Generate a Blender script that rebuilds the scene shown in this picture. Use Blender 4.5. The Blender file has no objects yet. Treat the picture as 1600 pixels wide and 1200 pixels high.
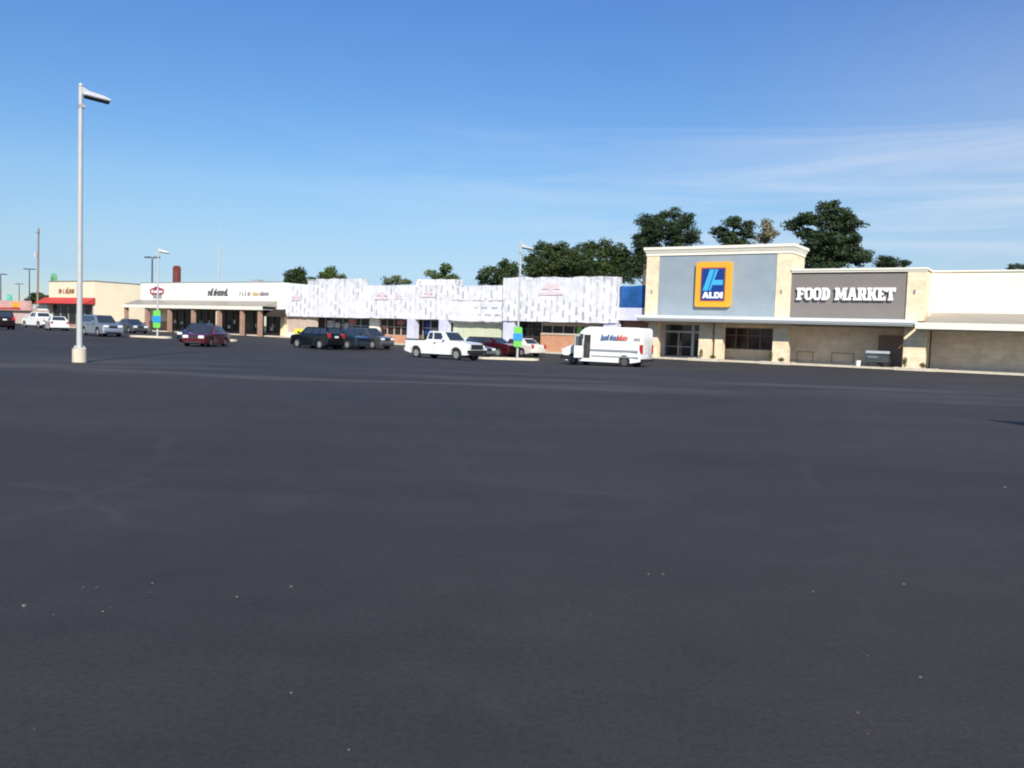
import bpy, bmesh, math, random
from mathutils import Vector, Matrix
R = math.radians
random.seed(7)
sc = bpy.context.scene
C = sc.collection

# ------------------------------------------------------------------ camera (matched to the photo)
F, EYE = 1350.0, 1.6
ROLL = .034
PITCH = math.atan((600 - 522) * math.cos(ROLL) / F)
YAW = math.atan2(.55, .835)
FW = Vector((-math.sin(YAW) * math.cos(PITCH), math.cos(YAW) * math.cos(PITCH), -math.sin(PITCH)))
RT0 = Vector((math.cos(YAW), math.sin(YAW), 0))
UP0 = Vector((-math.sin(YAW) * math.sin(PITCH), math.cos(YAW) * math.sin(PITCH), math.cos(PITCH)))
RT = RT0 * math.cos(ROLL) + UP0 * math.sin(ROLL)
UP = UP0 * math.cos(ROLL) - RT0 * math.sin(ROLL)
cam = bpy.data.cameras.new('camera')
cam.sensor_width = 36; cam.lens = 36 * F / 1600; cam.clip_end = 6000; cam.clip_start = .05
co = bpy.data.objects.new('camera', cam); C.objects.link(co)
m = Matrix((RT, UP, -FW)).transposed().to_4x4(); m.translation = (0, 0, EYE)
co.matrix_world = m
sc.camera = co

def ss(a, b, x):
    t = max(0, min(1, (x - a) / (b - a))); return t * t * (3 - 2 * t)
def gz(X, Y):                       # the lot: a shallow drainage dip, rising to the far left shops
    return .4 * ss(-40, -85, X) - .36 * math.exp(-((X + 32) / 16) ** 2 - ((Y - 51) / 9) ** 2)
def ray(x, y): return FW + RT * ((x - 800) / F) + UP * ((600 - y) / F)
def on_y(x, y, Y):                  # where a sight line meets the vertical plane at distance Y
    q = ray(x, y); t = Y / q.y; return Vector((q.x * t, Y, EYE + q.z * t))
def on_ground(x, y):
    q = ray(x, y); z = 0
    for i in range(30):
        t = (z - EYE) / q.z; z = gz(q.x * t, q.y * t)
    return Vector((q.x * t, q.y * t, z))

# ------------------------------------------------------------------ materials
def new_mat(name):
    mt = bpy.data.materials.new(name); mt.use_nodes = True
    nt = mt.node_tree; return mt, nt, nt.nodes['Principled BSDF']
def N(nt, t, **kw):
    n = nt.nodes.new(t)
    for k, v in kw.items():
        if k in n.inputs: n.inputs[k].default_value = v
        else: setattr(n, k, v)
    return n
def rgba(c, k=1): return (c[0] * k, c[1] * k, c[2] * k, 1)
def ramp(nt, fac, stops):
    r = nt.nodes.new('ShaderNodeValToRGB'); e = r.color_ramp.elements
    while len(e) < len(stops): e.new(.5)
    for i, (p, c) in enumerate(stops): e[i].position = p; e[i].color = c if len(c) == 4 else rgba(c)
    nt.links.new(fac, r.inputs[0]); return r.outputs[0]
def M(name, col, rough=.6, var=.12, scale=3., metal=0, bump=0, spec=.5, bscale=None, coat=0):
    mt, nt, b = new_mat(name)
    tc = N(nt, 'ShaderNodeTexCoord'); nz = N(nt, 'ShaderNodeTexNoise', Scale=scale, Detail=6., Roughness=.65)
    nt.links.new(tc.outputs['Object'], nz.inputs['Vector'])
    c = ramp(nt, nz.outputs[0], [(.3, rgba(col, 1 - var)), (.7, rgba(col, 1 + var))])
    nt.links.new(c, b.inputs['Base Color'])
    b.inputs['Roughness'].default_value = rough; b.inputs['Metallic'].default_value = metal
    b.inputs['Specular IOR Level'].default_value = spec
    b.inputs['Coat Weight'].default_value = coat; b.inputs['Coat Roughness'].default_value = .08
    if bump:
        n2 = N(nt, 'ShaderNodeTexNoise', Scale=bscale or scale * 6, Detail=4.)
        nt.links.new(tc.outputs['Object'], n2.inputs['Vector'])
        bp = N(nt, 'ShaderNodeBump', Strength=bump, Distance=.02)
        nt.links.new(n2.outputs[0], bp.inputs['Height']); nt.links.new(bp.outputs[0], b.inputs['Normal'])
    return mt
def wallvec(nt):                    # (x+y, z): runs along any upright axis-aligned wall
    g = N(nt, 'ShaderNodeNewGeometry'); s = N(nt, 'ShaderNodeSeparateXYZ'); nt.links.new(g.outputs['Position'], s.inputs[0])
    a = N(nt, 'ShaderNodeMath', operation='ADD'); nt.links.new(s.outputs[0], a.inputs[0]); nt.links.new(s.outputs[1], a.inputs[1])
    c = N(nt, 'ShaderNodeCombineXYZ'); nt.links.new(a.outputs[0], c.inputs[0]); nt.links.new(s.outputs[2], c.inputs[1])
    return c.outputs[0], a.outputs[0], s.outputs[2]
def brick_mat(name, c1, c2, mortar, w, h, ms=.012, rough=.85, bump=.4, blotch=.18):
    mt, nt, b = new_mat(name); v, u, z = wallvec(nt)
    br = N(nt, 'ShaderNodeTexBrick', Color1=rgba(c1), Color2=rgba(c2), Mortar=rgba(mortar), Scale=1.)
    br.inputs['Brick Width'].default_value = w; br.inputs['Row Height'].default_value = h
    br.inputs['Mortar Size'].default_value = ms
    nt.links.new(v, br.inputs['Vector'])
    nz = N(nt, 'ShaderNodeTexNoise', Scale=1.4, Detail=6.); nt.links.new(v, nz.inputs['Vector'])
    mr = ramp(nt, nz.outputs[0], [(.3, (1 - blotch,) * 3), (.7, (1 + blotch * .4,) * 3)])
    mx = N(nt, 'ShaderNodeMix', data_type='RGBA', blend_type='MULTIPLY'); mx.inputs[0].default_value = 1
    nt.links.new(br.outputs['Color'], mx.inputs[6]); nt.links.new(mr, mx.inputs[7])
    nt.links.new(mx.outputs[2], b.inputs['Base Color']); b.inputs['Roughness'].default_value = rough
    bp = N(nt, 'ShaderNodeBump', Strength=bump, Distance=.02, invert=True)
    nt.links.new(br.outputs['Fac'], bp.inputs['Height']); nt.links.new(bp.outputs[0], b.inputs['Normal'])
    return mt
def lines_mat(name, col, pitch, rough=.55, depth=.12, vertical=False, metal=0):
    mt, nt, b = new_mat(name); v, u, z = wallvec(nt)
    d = N(nt, 'ShaderNodeMath', operation='DIVIDE'); d.inputs[1].default_value = pitch
    nt.links.new(u if vertical else z, d.inputs[0])
    f = N(nt, 'ShaderNodeMath', operation='FRACT'); nt.links.new(d.outputs[0], f.inputs[0])
    nz = N(nt, 'ShaderNodeTexNoise', Scale=.8, Detail=5.); nt.links.new(v, nz.inputs['Vector'])
    c = ramp(nt, f.outputs[0], [(0, rgba(col, 1 - depth)), (.06, rgba(col, 1 - depth)), (.1, rgba(col))])
    c2 = ramp(nt, nz.outputs[0], [(.3, (.92,) * 3), (.7, (1.04,) * 3)])
    mx = N(nt, 'ShaderNodeMix', data_type='RGBA', blend_type='MULTIPLY'); mx.inputs[0].default_value = 1
    nt.links.new(c, mx.inputs[6]); nt.links.new(c2, mx.inputs[7]); nt.links.new(mx.outputs[2], b.inputs['Base Color'])
    b.inputs['Roughness'].default_value = rough; b.inputs['Metallic'].default_value = metal
    bp = N(nt, 'ShaderNodeBump', Strength=.5, Distance=.02); nt.links.new(f.outputs[0], bp.inputs['Height'])
    nt.links.new(bp.outputs[0], b.inputs['Normal'])
    return mt

def asphalt_mat():
    mt, nt, b = new_mat('sealed_asphalt')
    g = N(nt, 'ShaderNodeNewGeometry')
    mp = N(nt, 'ShaderNodeMapping'); mp.inputs['Rotation'].default_value = (0, 0, -YAW)
    nt.links.new(g.outputs['Position'], mp.inputs['Vector'])
    def noise(scale, detail, stretch=None, rough=.6):
        n = N(nt, 'ShaderNodeTexNoise', Scale=scale, Detail=detail, Roughness=rough)
        if stretch:
            q = N(nt, 'ShaderNodeMapping'); q.inputs['Scale'].default_value = stretch
            nt.links.new(mp.outputs[0], q.inputs[0]); nt.links.new(q.outputs[0], n.inputs['Vector'])
        else: nt.links.new(mp.outputs[0], n.inputs['Vector'])
        return n.outputs[0]
    big = ramp(nt, noise(.16, 4), [(.3, (.78, .81, .85)), (.72, (1.2, 1.16, 1.13))])
    streak = ramp(nt, noise(.5, 6, (.12, 1, 1), .62), [(.32, (.86,) * 3), (.6, (1.02,) * 3), (.78, (1.26, 1.23, 1.19))])
    mid = ramp(nt, noise(1.7, 7, None, .7), [(.3, (.88,) * 3), (.7, (1.12,) * 3)])
    grit = ramp(nt, noise(140, 2), [(.3, (.72,) * 3), (.62, (1.05,) * 3), (.74, (1.75,) * 3)])
    base = N(nt, 'ShaderNodeRGB'); base.outputs[0].default_value = (.0420, .0386, .0392, 1)
    o = base.outputs[0]
    fine = ramp(nt, noise(28, 5, None, .75), [(.32, (.74,) * 3), (.68, (1.24, 1.23, 1.2))])
    wz = N(nt, 'ShaderNodeTexNoise', Scale=.7, Detail=4.); nt.links.new(mp.outputs[0], wz.inputs['Vector'])
    wa = N(nt, 'ShaderNodeMix', data_type='RGBA', blend_type='ADD'); wa.inputs[0].default_value = 1.1
    nt.links.new(mp.outputs[0], wa.inputs[6]); nt.links.new(wz.outputs['Color'], wa.inputs[7])
    vo = N(nt, 'ShaderNodeTexVoronoi', feature='DISTANCE_TO_EDGE', Scale=.19); nt.links.new(wa.outputs[2], vo.inputs['Vector'])
    crack = ramp(nt, vo.outputs['Distance'], [(0, (1.3, 1.27, 1.22)), (.006, (1.22, 1.2, 1.17)), (.016, (1,) * 3)])
    cm = N(nt, 'ShaderNodeMix', data_type='RGBA'); nt.links.new(ramp(nt, noise(.33, 3), [(.48, (0,) * 3), (.62, (1,) * 3)]), cm.inputs[0])
    cm.inputs[6].default_value = (1, 1, 1, 1); nt.links.new(crack, cm.inputs[7]); crack = cm.outputs[2]
    for k in (big, streak, mid, fine, crack, grit):
        mx = N(nt, 'ShaderNodeMix', data_type='RGBA', blend_type='MULTIPLY'); mx.inputs[0].default_value = 1
        nt.links.new(o, mx.inputs[6]); nt.links.new(k, mx.inputs[7]); o = mx.outputs[2]
    # old unsealed band round the near lamp post and along the lane: dusty grey
    dn = noise(.35, 5, (.25, 1, 1)); sp = N(nt, 'ShaderNodeSeparateXYZ'); nt.links.new(mp.outputs[0], sp.inputs[0])
    def clampmap(sock, a, b_):
        q = N(nt, 'ShaderNodeMapRange', interpolation_type='SMOOTHSTEP')
        q.inputs[1].default_value = a; q.inputs[2].default_value = b_; nt.links.new(sock, q.inputs[0]); return q.outputs[0]
    def mul(a, b_):
        q = N(nt, 'ShaderNodeMath', operation='MULTIPLY'); nt.links.new(a, q.inputs[0])
        if isinstance(b_, float): q.inputs[1].default_value = b_
        else: nt.links.new(b_, q.inputs[1])
        return q.outputs[0]
    band = mul(mul(clampmap(sp.outputs[1], 24.5, 26), clampmap(sp.outputs[1], 40, 32)), clampmap(dn, .45, .62))
    mx = N(nt, 'ShaderNodeMix', data_type='RGBA'); nt.links.new(mul(band, .55), mx.inputs[0])
    nt.links.new(o, mx.inputs[6]); mx.inputs[7].default_value = (.098, .094, .09, 1); o = mx.outputs[2]
    nt.links.new(o, b.inputs['Base Color'])
    b.inputs['Roughness'].default_value = .82; b.inputs['Specular IOR Level'].default_value = .35
    bp = N(nt, 'ShaderNodeBump', Strength=.35, Distance=.006); nt.links.new(noise(90, 3), bp.inputs['Height'])
    bp2 = N(nt, 'ShaderNodeBump', Strength=.08, Distance=.03); nt.links.new(noise(1.2, 5), bp2.inputs['Height'])
    nt.links.new(bp.outputs[0], bp2.inputs['Normal']); nt.links.new(bp2.outputs[0], b.inputs['Normal'])
    return mt

def wrap_mat(name='building_wrap', horizontal=False, plain=False):                     # building wrap: white sheet printed with columns of small grey marks
    mt, nt, b = new_mat(name); v, u, z = wallvec(nt); zz, uu = z, u
    def op(o, a, b_=None):
        q = N(nt, 'ShaderNodeMath', operation=o)
        for i, s in enumerate((a, b_)):
            if s is None: continue
            if isinstance(s, (int, float)): q.inputs[i].default_value = s
            else: nt.links.new(s, q.inputs[i])
        return q.outputs[0]
    nw = N(nt, 'ShaderNodeTexNoise', Scale=.5, Detail=2.); nt.links.new(v, nw.inputs['Vector'])
    u = op('ADD', z if horizontal else u, op('MULTIPLY', nw.outputs[0], .12 if horizontal else .5))
    z = uu if horizontal else z
    cu = op('DIVIDE', u, .66); col = op('FLOOR', cu)
    off = op('FRACT', op('MULTIPLY', col, .377))
    cz = op('ADD', op('DIVIDE', z, 1.15), off)
    inx = op('LESS_THAN', op('FRACT', cu), .3); inz = op('LESS_THAN', op('FRACT', cz), .62)
    nz = N(nt, 'ShaderNodeTexNoise', Scale=1.1, Detail=3.); nt.links.new(v, nz.inputs['Vector'])
    n2 = N(nt, 'ShaderNodeTexNoise', Scale=7., Detail=2.); nt.links.new(v, n2.inputs['Vector'])
    k = op('MULTIPLY', op('MULTIPLY', inx, inz), op('MULTIPLY', n2.outputs[0], 1.25))
    n3 = N(nt, 'ShaderNodeTexNoise', Scale=.42, Detail=2.); nt.links.new(v, n3.inputs['Vector'])
    q = N(nt, 'ShaderNodeMapRange'); q.inputs[1].default_value = .4; q.inputs[2].default_value = .62; q.inputs[3].default_value = .12; q.inputs[4].default_value = 1.; nt.links.new(n3.outputs[0], q.inputs[0])
    k = op('MULTIPLY', k, q.outputs[0])
    hi = N(nt, 'ShaderNodeMapRange'); hi.inputs[1].default_value = 5.6; hi.inputs[2].default_value = 6.8; hi.inputs[3].default_value = 0; hi.inputs[4].default_value = .5; nt.links.new(zz, hi.inputs[0])
    n4 = N(nt, 'ShaderNodeTexNoise', Scale=2.2, Detail=5., Roughness=.7); nt.links.new(v, n4.inputs['Vector'])
    q2 = N(nt, 'ShaderNodeMapRange'); q2.inputs[1].default_value = .48; q2.inputs[2].default_value = .6; nt.links.new(n4.outputs[0], q2.inputs[0])
    k = op('MAXIMUM', k, op('MULTIPLY', hi.outputs[0], q2.outputs[0]))
    # overlapping sheet edges show as faint upright seams
    se = op('LESS_THAN', op('FRACT', op('DIVIDE', uu, 2.74)), .022); k = op('MAXIMUM', k, op('MULTIPLY', se, .38))
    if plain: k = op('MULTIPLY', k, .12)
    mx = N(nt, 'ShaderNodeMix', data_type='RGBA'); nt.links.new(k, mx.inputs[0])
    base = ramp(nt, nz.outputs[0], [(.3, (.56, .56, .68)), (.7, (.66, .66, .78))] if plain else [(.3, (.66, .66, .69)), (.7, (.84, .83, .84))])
    nt.links.new(base, mx.inputs[6]); mx.inputs[7].default_value = (.17, .17, .20, 1)
    nt.links.new(mx.outputs[2], b.inputs['Base Color']); b.inputs['Roughness'].default_value = .5
    nb = N(nt, 'ShaderNodeTexNoise', Scale=1.6, Detail=4.); nt.links.new(v, nb.inputs['Vector'])
    bp = N(nt, 'ShaderNodeBump', Strength=.6, Distance=.08); nt.links.new(nb.outputs[0], bp.inputs['Height'])
    nt.links.new(bp.outputs[0], b.inputs['Normal'])
    return mt
def leaf_mat(name, dark, light):
    mt, nt, b = new_mat(name)
    g = N(nt, 'ShaderNodeNewGeometry')
    nz = N(nt, 'ShaderNodeTexNoise', Scale=.55, Detail=3.); nt.links.new(g.outputs['Position'], nz.inputs['Vector'])
    ad = N(nt, 'ShaderNodeMath', operation='ADD'); nt.links.new(g.outputs['Random Per Island'], ad.inputs[0]); nt.links.new(nz.outputs[0], ad.inputs[1])
    md = N(nt, 'ShaderNodeMath', operation='MULTIPLY'); md.inputs[1].default_value = .5; nt.links.new(ad.outputs[0], md.inputs[0])
    c = ramp(nt, md.outputs[0], [(.2, rgba(dark)), (.8, rgba(light))])
    nt.links.new(c, b.inputs['Base Color']); b.inputs['Roughness'].default_value = .6; b.inputs['Specular IOR Level'].default_value = .25
    tr = N(nt, 'ShaderNodeBsdfTranslucent'); nt.links.new(c, tr.inputs[0])
    ms = N(nt, 'ShaderNodeMixShader'); ms.inputs[0].default_value = .25
    nt.links.new(b.outputs[0], ms.inputs[1]); nt.links.new(tr.outputs[0], ms.inputs[2])
    nt.links.new(ms.outputs[0], nt.nodes['Material Output'].inputs[0])
    return mt
def paint(name, c, metal=0, rough=.28):
    return M('paint_' + name, c, rough, .04, 1.5, metal, 0, .5, coat=.7)

A = dict(
    asphalt=asphalt_mat(), wrap=wrap_mat(), wraph=wrap_mat('building_wrap_sideways', True), wrapp=wrap_mat('building_wrap_plain', False, True),
    concrete=M('concrete', (.50, .46, .38), .85, .14, 2.5, bump=.2),
    kerb=M('kerb_concrete', (.60, .53, .41), .85, .15, 3, bump=.2),
    base=M('post_base_concrete', (.60, .54, .41), .85, .12, 4, bump=.2),
    stone=brick_mat('cut_stone', (.80, .65, .43), (.87, .74, .52), (.70, .58, .39), .62, .30, .008, bump=.3),
    stone_wall=brick_mat('stone_wall', (.76, .62, .46), (.86, .72, .55), (.64, .52, .39), .9, .33, .008, bump=.3, blotch=.14),
    cream=M('cream_stucco', (.80, .70, .50), .85, .05, .7, bump=.1),
    white_stucco=M('white_stucco', (.83, .775, .645), .85, .03, .5, bump=.1),
    white=M('white_trim', (.82, .78, .66), .5, .04, 1.5),
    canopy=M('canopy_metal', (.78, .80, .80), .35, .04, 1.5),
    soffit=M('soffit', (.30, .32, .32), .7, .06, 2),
    siding=lines_mat('blue_grey_siding', (.295, .355, .395), .42, .5, .10),
    taupe=M('taupe_stucco', (.205, .183, .168), .8, .06, .6, bump=.1),
    roofmetal=lines_mat('standing_seam_roof', (.36, .32, .26), .4, .5, .22, True),
    brick=brick_mat('red_brick', (.38, .19, .12), (.46, .25, .17), (.42, .34, .28), .2, .067, .008),
    orange_brick=brick_mat('orange_brick', (.52, .22, .11), (.60, .28, .15), (.50, .34, .24), .2, .067, .008),
    brown_brick=brick_mat('brown_brick', (.20, .10, .06), (.25, .13, .08), (.2, .15, .11), .2, .067, .008),
    glass=M('dark_glass', (.022, .023, .026), .06, .4, .8, spec=.55),
    shopglass=M('shop_glass', (.03, .026, .024), .12, .5, .6, spec=.3),
    carglass=M('car_glass', (.03, .042, .055), .05, .1, 1, spec=1.),
    alu=M('aluminium', (.45, .48, .50), .4, .06, 4, .3),
    darkframe=M('bronze_frame', (.06, .05, .045), .5, .1, 4),
    galv=M('galvanised_steel', (.58, .58, .58), .42, .08, 5, .35),
    lampwhite=M('pale_post_paint', (.46, .47, .46), .4, .05, 4),
    darkpost=M('dark_post_paint', (.05, .055, .09), .5, .1, 4),
    wood=M('weathered_wood', (.22, .18, .14), .85, .25, 6, bump=.3),
    black=M('black_plastic', (.02, .02, .022), .55, .15, 6),
    tyre=M('tyre_rubber', (.018, .018, .019), .85, .2, 20),
    rim=M('alloy_rim', (.55, .55, .55), .3, .1, 8, .6),
    greyrim=M('steel_wheel', (.13, .13, .13), .5, .15, 8, .3),
    headlight=M('headlight_lens', (.75, .77, .78), .12, .1, 9, spec=.8),
    tail=M('tail_light_lens', (.45, .02, .025), .2, .15, 9),
    plate=M('number_plate', (.7, .72, .72), .5, .1, 12),
    red=M('red_awning', (.52, .05, .04), .7, .1, 2),
    green=M('green_sign_face', (.13, .50, .07), .5, .08, 3),
    blue=M('blue_sign_face', (.015, .24, .58), .45, .08, 3),
    tarp=M('blue_tarp', (.012, .085, .27), .5, .35, 1.2, bump=.5, bscale=2.5),
    bark=M('bark', (.11, .085, .06), .9, .3, 4, bump=.5),
    grass=M('grass_blades', (.075, .10, .03), .9, .35, 2, bump=.4),
    soil=M('mulch', (.17, .13, .08), .95, .3, 6, bump=.5),
    yellow=M('yellow_board', (.75, .68, .08), .6, .06, 2),
    pebble=M('pale_pebble', (.15, .14, .125), .9, .25, 30),
    pebble2=M('dull_pebble', (.09, .08, .065), .9, .25, 30),
    signorange=M('orange_sign_border', (.83, .40, .03), .4, .03, 2),
    signred=M('red_sign_line', (.42, .10, .04), .5, .06, 2),
    signblue=M('navy_sign_face', (.008, .045, .22), .4, .08, 2),
    signcyan=M('cyan_sign_stroke', (.06, .42, .75), .4, .05, 2),
    letter=M('white_letter', (.86, .86, .86), .45, .02, 2),
    board=M('pale_green_board', (.52, .56, .40), .7, .06, .9),
    beige=M('beige_board', (.50, .40, .33), .75, .10, 1.2),
    poster=M('faded_poster', (.55, .50, .47), .7, .2, 3),
    pinkposter=M('red_poster', (.50, .16, .14), .7, .3, 3),
)

# ------------------------------------------------------------------ mesh building
class MB:
    def __init__(s): s.v = []; s.f = []
    def add(s, vs, fs):
        o = len(s.v); s.v += [Vector(p) for p in vs]; s.f += [tuple(i + o for i in f) for f in fs]; return s
    def box(s, x0, x1, y0, y1, z0, z1):
        return s.add([(x, y, z) for z in (z0, z1) for x, y in ((x0, y0), (x1, y0), (x1, y1), (x0, y1))],
                     [(3, 2, 1, 0), (4, 5, 6, 7), (0, 1, 5, 4), (1, 2, 6, 5), (2, 3, 7, 6), (3, 0, 4, 7)])
    def prism(s, pts, a, b, axis='x'):      # outline extruded along an axis; pts are the two other coordinates
        def mk(p, q): return {'x': (q, p[0], p[1]), 'y': (p[0], q, p[1]), 'z': (p[0], p[1], q)}[axis]
        n = len(pts)
        return s.add([mk(p, a) for p in pts] + [mk(p, b) for p in pts],
                     [tuple(range(n - 1, -1, -1)), tuple(range(n, 2 * n))] + [(i, (i + 1) % n, n + (i + 1) % n, n + i) for i in range(n)])
    def cyl(s, p, q, r0, r1=None, n=12):
        r1 = r0 if r1 is None else r1; p = Vector(p); q = Vector(q); d = (q - p).normalized()
        a = d.orthogonal().normalized(); b = d.cross(a); vs = []
        for c, r in ((p, r0), (q, r1)):
            vs += [c + (a * math.cos(t) + b * math.sin(t)) * r for t in (2 * math.pi * i / n for i in range(n))]
        return s.add(vs, [tuple(range(n - 1, -1, -1)), tuple(range(n, 2 * n))] + [(i, (i + 1) % n, n + (i + 1) % n, n + i) for i in range(n)])
    def quad(s, a, b, c, d): return s.add([a, b, c, d], [(0, 1, 2, 3)])
    def slab(s, a, b, c, d, t):             # a quad given thickness t along its normal
        a, b, c, d = map(Vector, (a, b, c, d)); n = (b - a).cross(d - a).normalized() * t
        return s.add([a, b, c, d, a + n, b + n, c + n, d + n], [(3, 2, 1, 0), (4, 5, 6, 7), (0, 1, 5, 4), (1, 2, 6, 5), (2, 3, 7, 6), (3, 0, 4, 7)])
    def build(s, name, mt, parent=None, local=False, smooth=None, bevel=0, seg=2):
        me = bpy.data.meshes.new(name)
        off = Vector((0, 0, 0))
        if parent is not None and not local: off = parent.matrix_world.translation if parent.parent is None else root_of(parent).location
        me.from_pydata([tuple(v - off) for v in s.v], [], s.f)
        bm = bmesh.new(); bm.from_mesh(me)
        bmesh.ops.recalc_face_normals(bm, faces=bm.faces)
        if bevel: bmesh.ops.bevel(bm, geom=bm.edges[:], offset=bevel, segments=seg, affect='EDGES', clamp_overlap=True)
        bm.to_mesh(me); bm.free()
        if smooth is not None:
            for p in me.polygons: p.use_smooth = True
            me.set_sharp_from_angle(angle=R(smooth))
        me.materials.append(mt)
        o = bpy.data.objects.new(name, me); C.objects.link(o)
        if parent is not None: o.parent = parent
        return o
def root_of(o):
    while o.parent: o = o.parent
    return o
def thing(name, label, cat, loc=(0, 0, 0), rz=0, group=None):
    o = bpy.data.objects.new(name, None); C.objects.link(o); o.empty_display_size = .2
    o.location = loc; o.rotation_euler = (0, 0, rz); o['label'] = label; o['category'] = cat
    o.matrix_world = Matrix.Translation(loc) @ Matrix.Rotation(rz, 4, 'Z')
    if group: o['group'] = group
    return o
def tag(o, label, cat, group=None):
    o['label'] = label; o['category'] = cat
    if group: o['group'] = group
    return o
def struct(o, kind='structure'): o['kind'] = kind; return o
def copy_tree(o, parent=None):
    c = o.copy(); C.objects.link(c)
    if parent: c.parent = parent
    for ch in list(o.children): copy_tree(ch, c)
    return c
def box(name, mt, parent, *a, **k): return MB().box(*a).build(name, mt, parent, **k)

# ------------------------------------------------------------------ the ground
xs = [-2500, -900, -400, -260, -200] + [-160 + 2 * i for i in range(101)] + [60, 90, 200, 600, 2500]
ys = [-800, -200, -60, -20, -8] + [-4 + 2 * i for i in range(52)] + [110, 130, 180, 260, 500, 1200, 3500]
b = MB(); nx = len(xs)
b.v = [Vector((x, y, gz(x, y))) for y in ys for x in xs]
b.f = [(j * nx + i, j * nx + i + 1, (j + 1) * nx + i + 1, (j + 1) * nx + i) for j in range(len(ys) - 1) for i in range(nx - 1)]
struct(b.build('parking_lot', A['asphalt'], smooth=40))

def strip(name, mt, x0, x1, y0, y1, lift, step=3.):
    n = max(1, int((x1 - x0) / step)); q = MB()
    X = [x0 + (x1 - x0) * i / n for i in range(n + 1)]
    for a, c in zip(X, X[1:]):
        za, zc = gz(a, 66) + lift, gz(c, 66) + lift
        q.add([(a, y0, za - .6), (c, y0, zc - .6), (c, y1, zc - .6), (a, y1, za - .6), (a, y0, za), (c, y0, zc), (c, y1, zc), (a, y1, za)],
              [(4, 5, 6, 7), (0, 1, 5, 4)])
    return struct(q.build(name, mt))
strip('sidewalk', A['concrete'], -118, 40, 66.45, 72, .13)
strip('kerb', A['kerb'], -118, 40, 66.3, 66.45, .134)
q = MB().quad((-900, -200, .46), (-152, 20, .46), (-152, 400, .46), (-900, 900, .46)); struct(q.build('grass', A['grass']))
FZ = lambda x: gz(x, 67) + .13      # pavement level at a shop front

# ------------------------------------------------------------------ lettering
GL = {
 'F': (7.6, [[(0,0),(4.8,0),(4.8,1.6),(3.7,1.6),(3.7,4),(6.2,4),(6.2,6),(3.7,6),(3.7,8),(5.7,8),(5.7,6.9),(7.4,6.9),(7.4,10),(0,10),(0,8.4),(1,8.4),(1,1.6),(0,1.6)]]),
 'O': (7.8, [[(2,0),(5.5,0),(7.5,2),(7.5,8),(5.5,10),(2,10),(0,8),(0,2)], [(2.9,1.9),(4.6,1.9),(5.2,2.6),(5.2,7.4),(4.6,8.1),(2.9,8.1),(2.3,7.4),(2.3,2.6)]]),
 'D': (7.7, [[(0,0),(5,0),(7.4,2.2),(7.4,7.8),(5,10),(0,10),(0,8.4),(.9,8.4),(.9,1.6),(0,1.6)], [(3.5,2.2),(4.2,2.2),(4.8,3),(4.8,7),(4.2,7.8),(3.5,7.8)]]),
 'M': (11.1, [[(0,0),(4,0),(4,1.6),(3.3,1.6),(3.3,5.5),(4.8,1.2),(6,1.2),(7.5,5.5),(7.5,1.6),(6.8,1.6),(6.8,0),(10.8,0),(10.8,1.6),(10,1.6),(10,8.4),(10.8,8.4),(10.8,10),(7.3,10),(5.4,4.8),(3.5,10),(0,10),(0,8.4),(.8,8.4),(.8,1.6),(0,1.6)]]),
 'A': (8.8, [[(0,0),(3.4,0),(3.4,1.6),(2.9,1.6),(3.2,2.8),(5.4,2.8),(5.7,1.6),(5.2,1.6),(5.2,0),(8.6,0),(8.6,1.6),(7.9,1.6),(5.9,10),(2.7,10),(.7,1.6),(0,1.6)], [(3.7,4.6),(4.9,4.6),(4.3,7.2)]]),
 'R': (8.4, [[(0,0),(4.2,0),(4.2,1.6),(3.5,1.6),(3.5,3.4),(4.2,3.4),(5.4,0),(8.2,0),(8.2,1.6),(7.5,1.6),(6.6,3.9),(7.5,5),(7.5,8.6),(6.2,10),(0,10),(0,8.4),(.8,8.4),(.8,1.6),(0,1.6)], [(3.5,5.3),(4.9,5.3),(4.9,8),(3.5,8)]]),
 'K': (8.8, [[(0,0),(4.2,0),(4.2,1.6),(3.5,1.6),(3.5,3.6),(4.3,3.6),(5.6,0),(8.6,0),(8.6,1.6),(7.9,1.6),(6.7,5),(7.8,8.4),(8.5,8.4),(8.5,10),(5.6,10),(4.4,6.2),(3.5,6.2),(3.5,8.4),(4.2,8.4),(4.2,10),(0,10),(0,8.4),(.8,8.4),(.8,1.6),(0,1.6)]]),
 'E': (7.3, [[(0,0),(7,0),(7,3),(5.4,3),(5.4,2),(3.5,2),(3.5,4.1),(5.2,4.1),(5.2,5.9),(3.5,5.9),(3.5,8),(5.4,8),(5.4,7),(7,7),(7,10),(0,10),(0,8.4),(.8,8.4),(.8,1.6),(0,1.6)]]),
 'T': (8.2, [[(1.9,0),(6.1,0),(6.1,1.6),(5.4,1.6),(5.4,8),(6.2,8),(6.2,6.6),(8,6.6),(8,10),(0,10),(0,6.6),(1.8,6.6),(1.8,8),(2.6,8),(2.6,1.6),(1.9,1.6)]]),
 'a': (9.0, [[(0,0),(2.9,0),(3.4,1.8),(5.4,1.8),(5.9,0),(8.8,0),(6,10),(2.8,10)], [(4,4.1),(4.8,4.1),(4.4,6.4)]]),
 'l': (6.6, [[(0,0),(6.2,0),(6.2,2.5),(2.9,2.5),(2.9,10),(0,10)]]),
 'd': (8.2, [[(0,0),(5,0),(7.8,2.4),(7.8,7.6),(5,10),(0,10)], [(2.9,2.4),(4.2,2.4),(5,3.2),(5,6.8),(4.2,7.6),(2.9,7.6)]]),
 'i': (3.2, [[(0,0),(2.9,0),(2.9,10),(0,10)]]),
}
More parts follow.
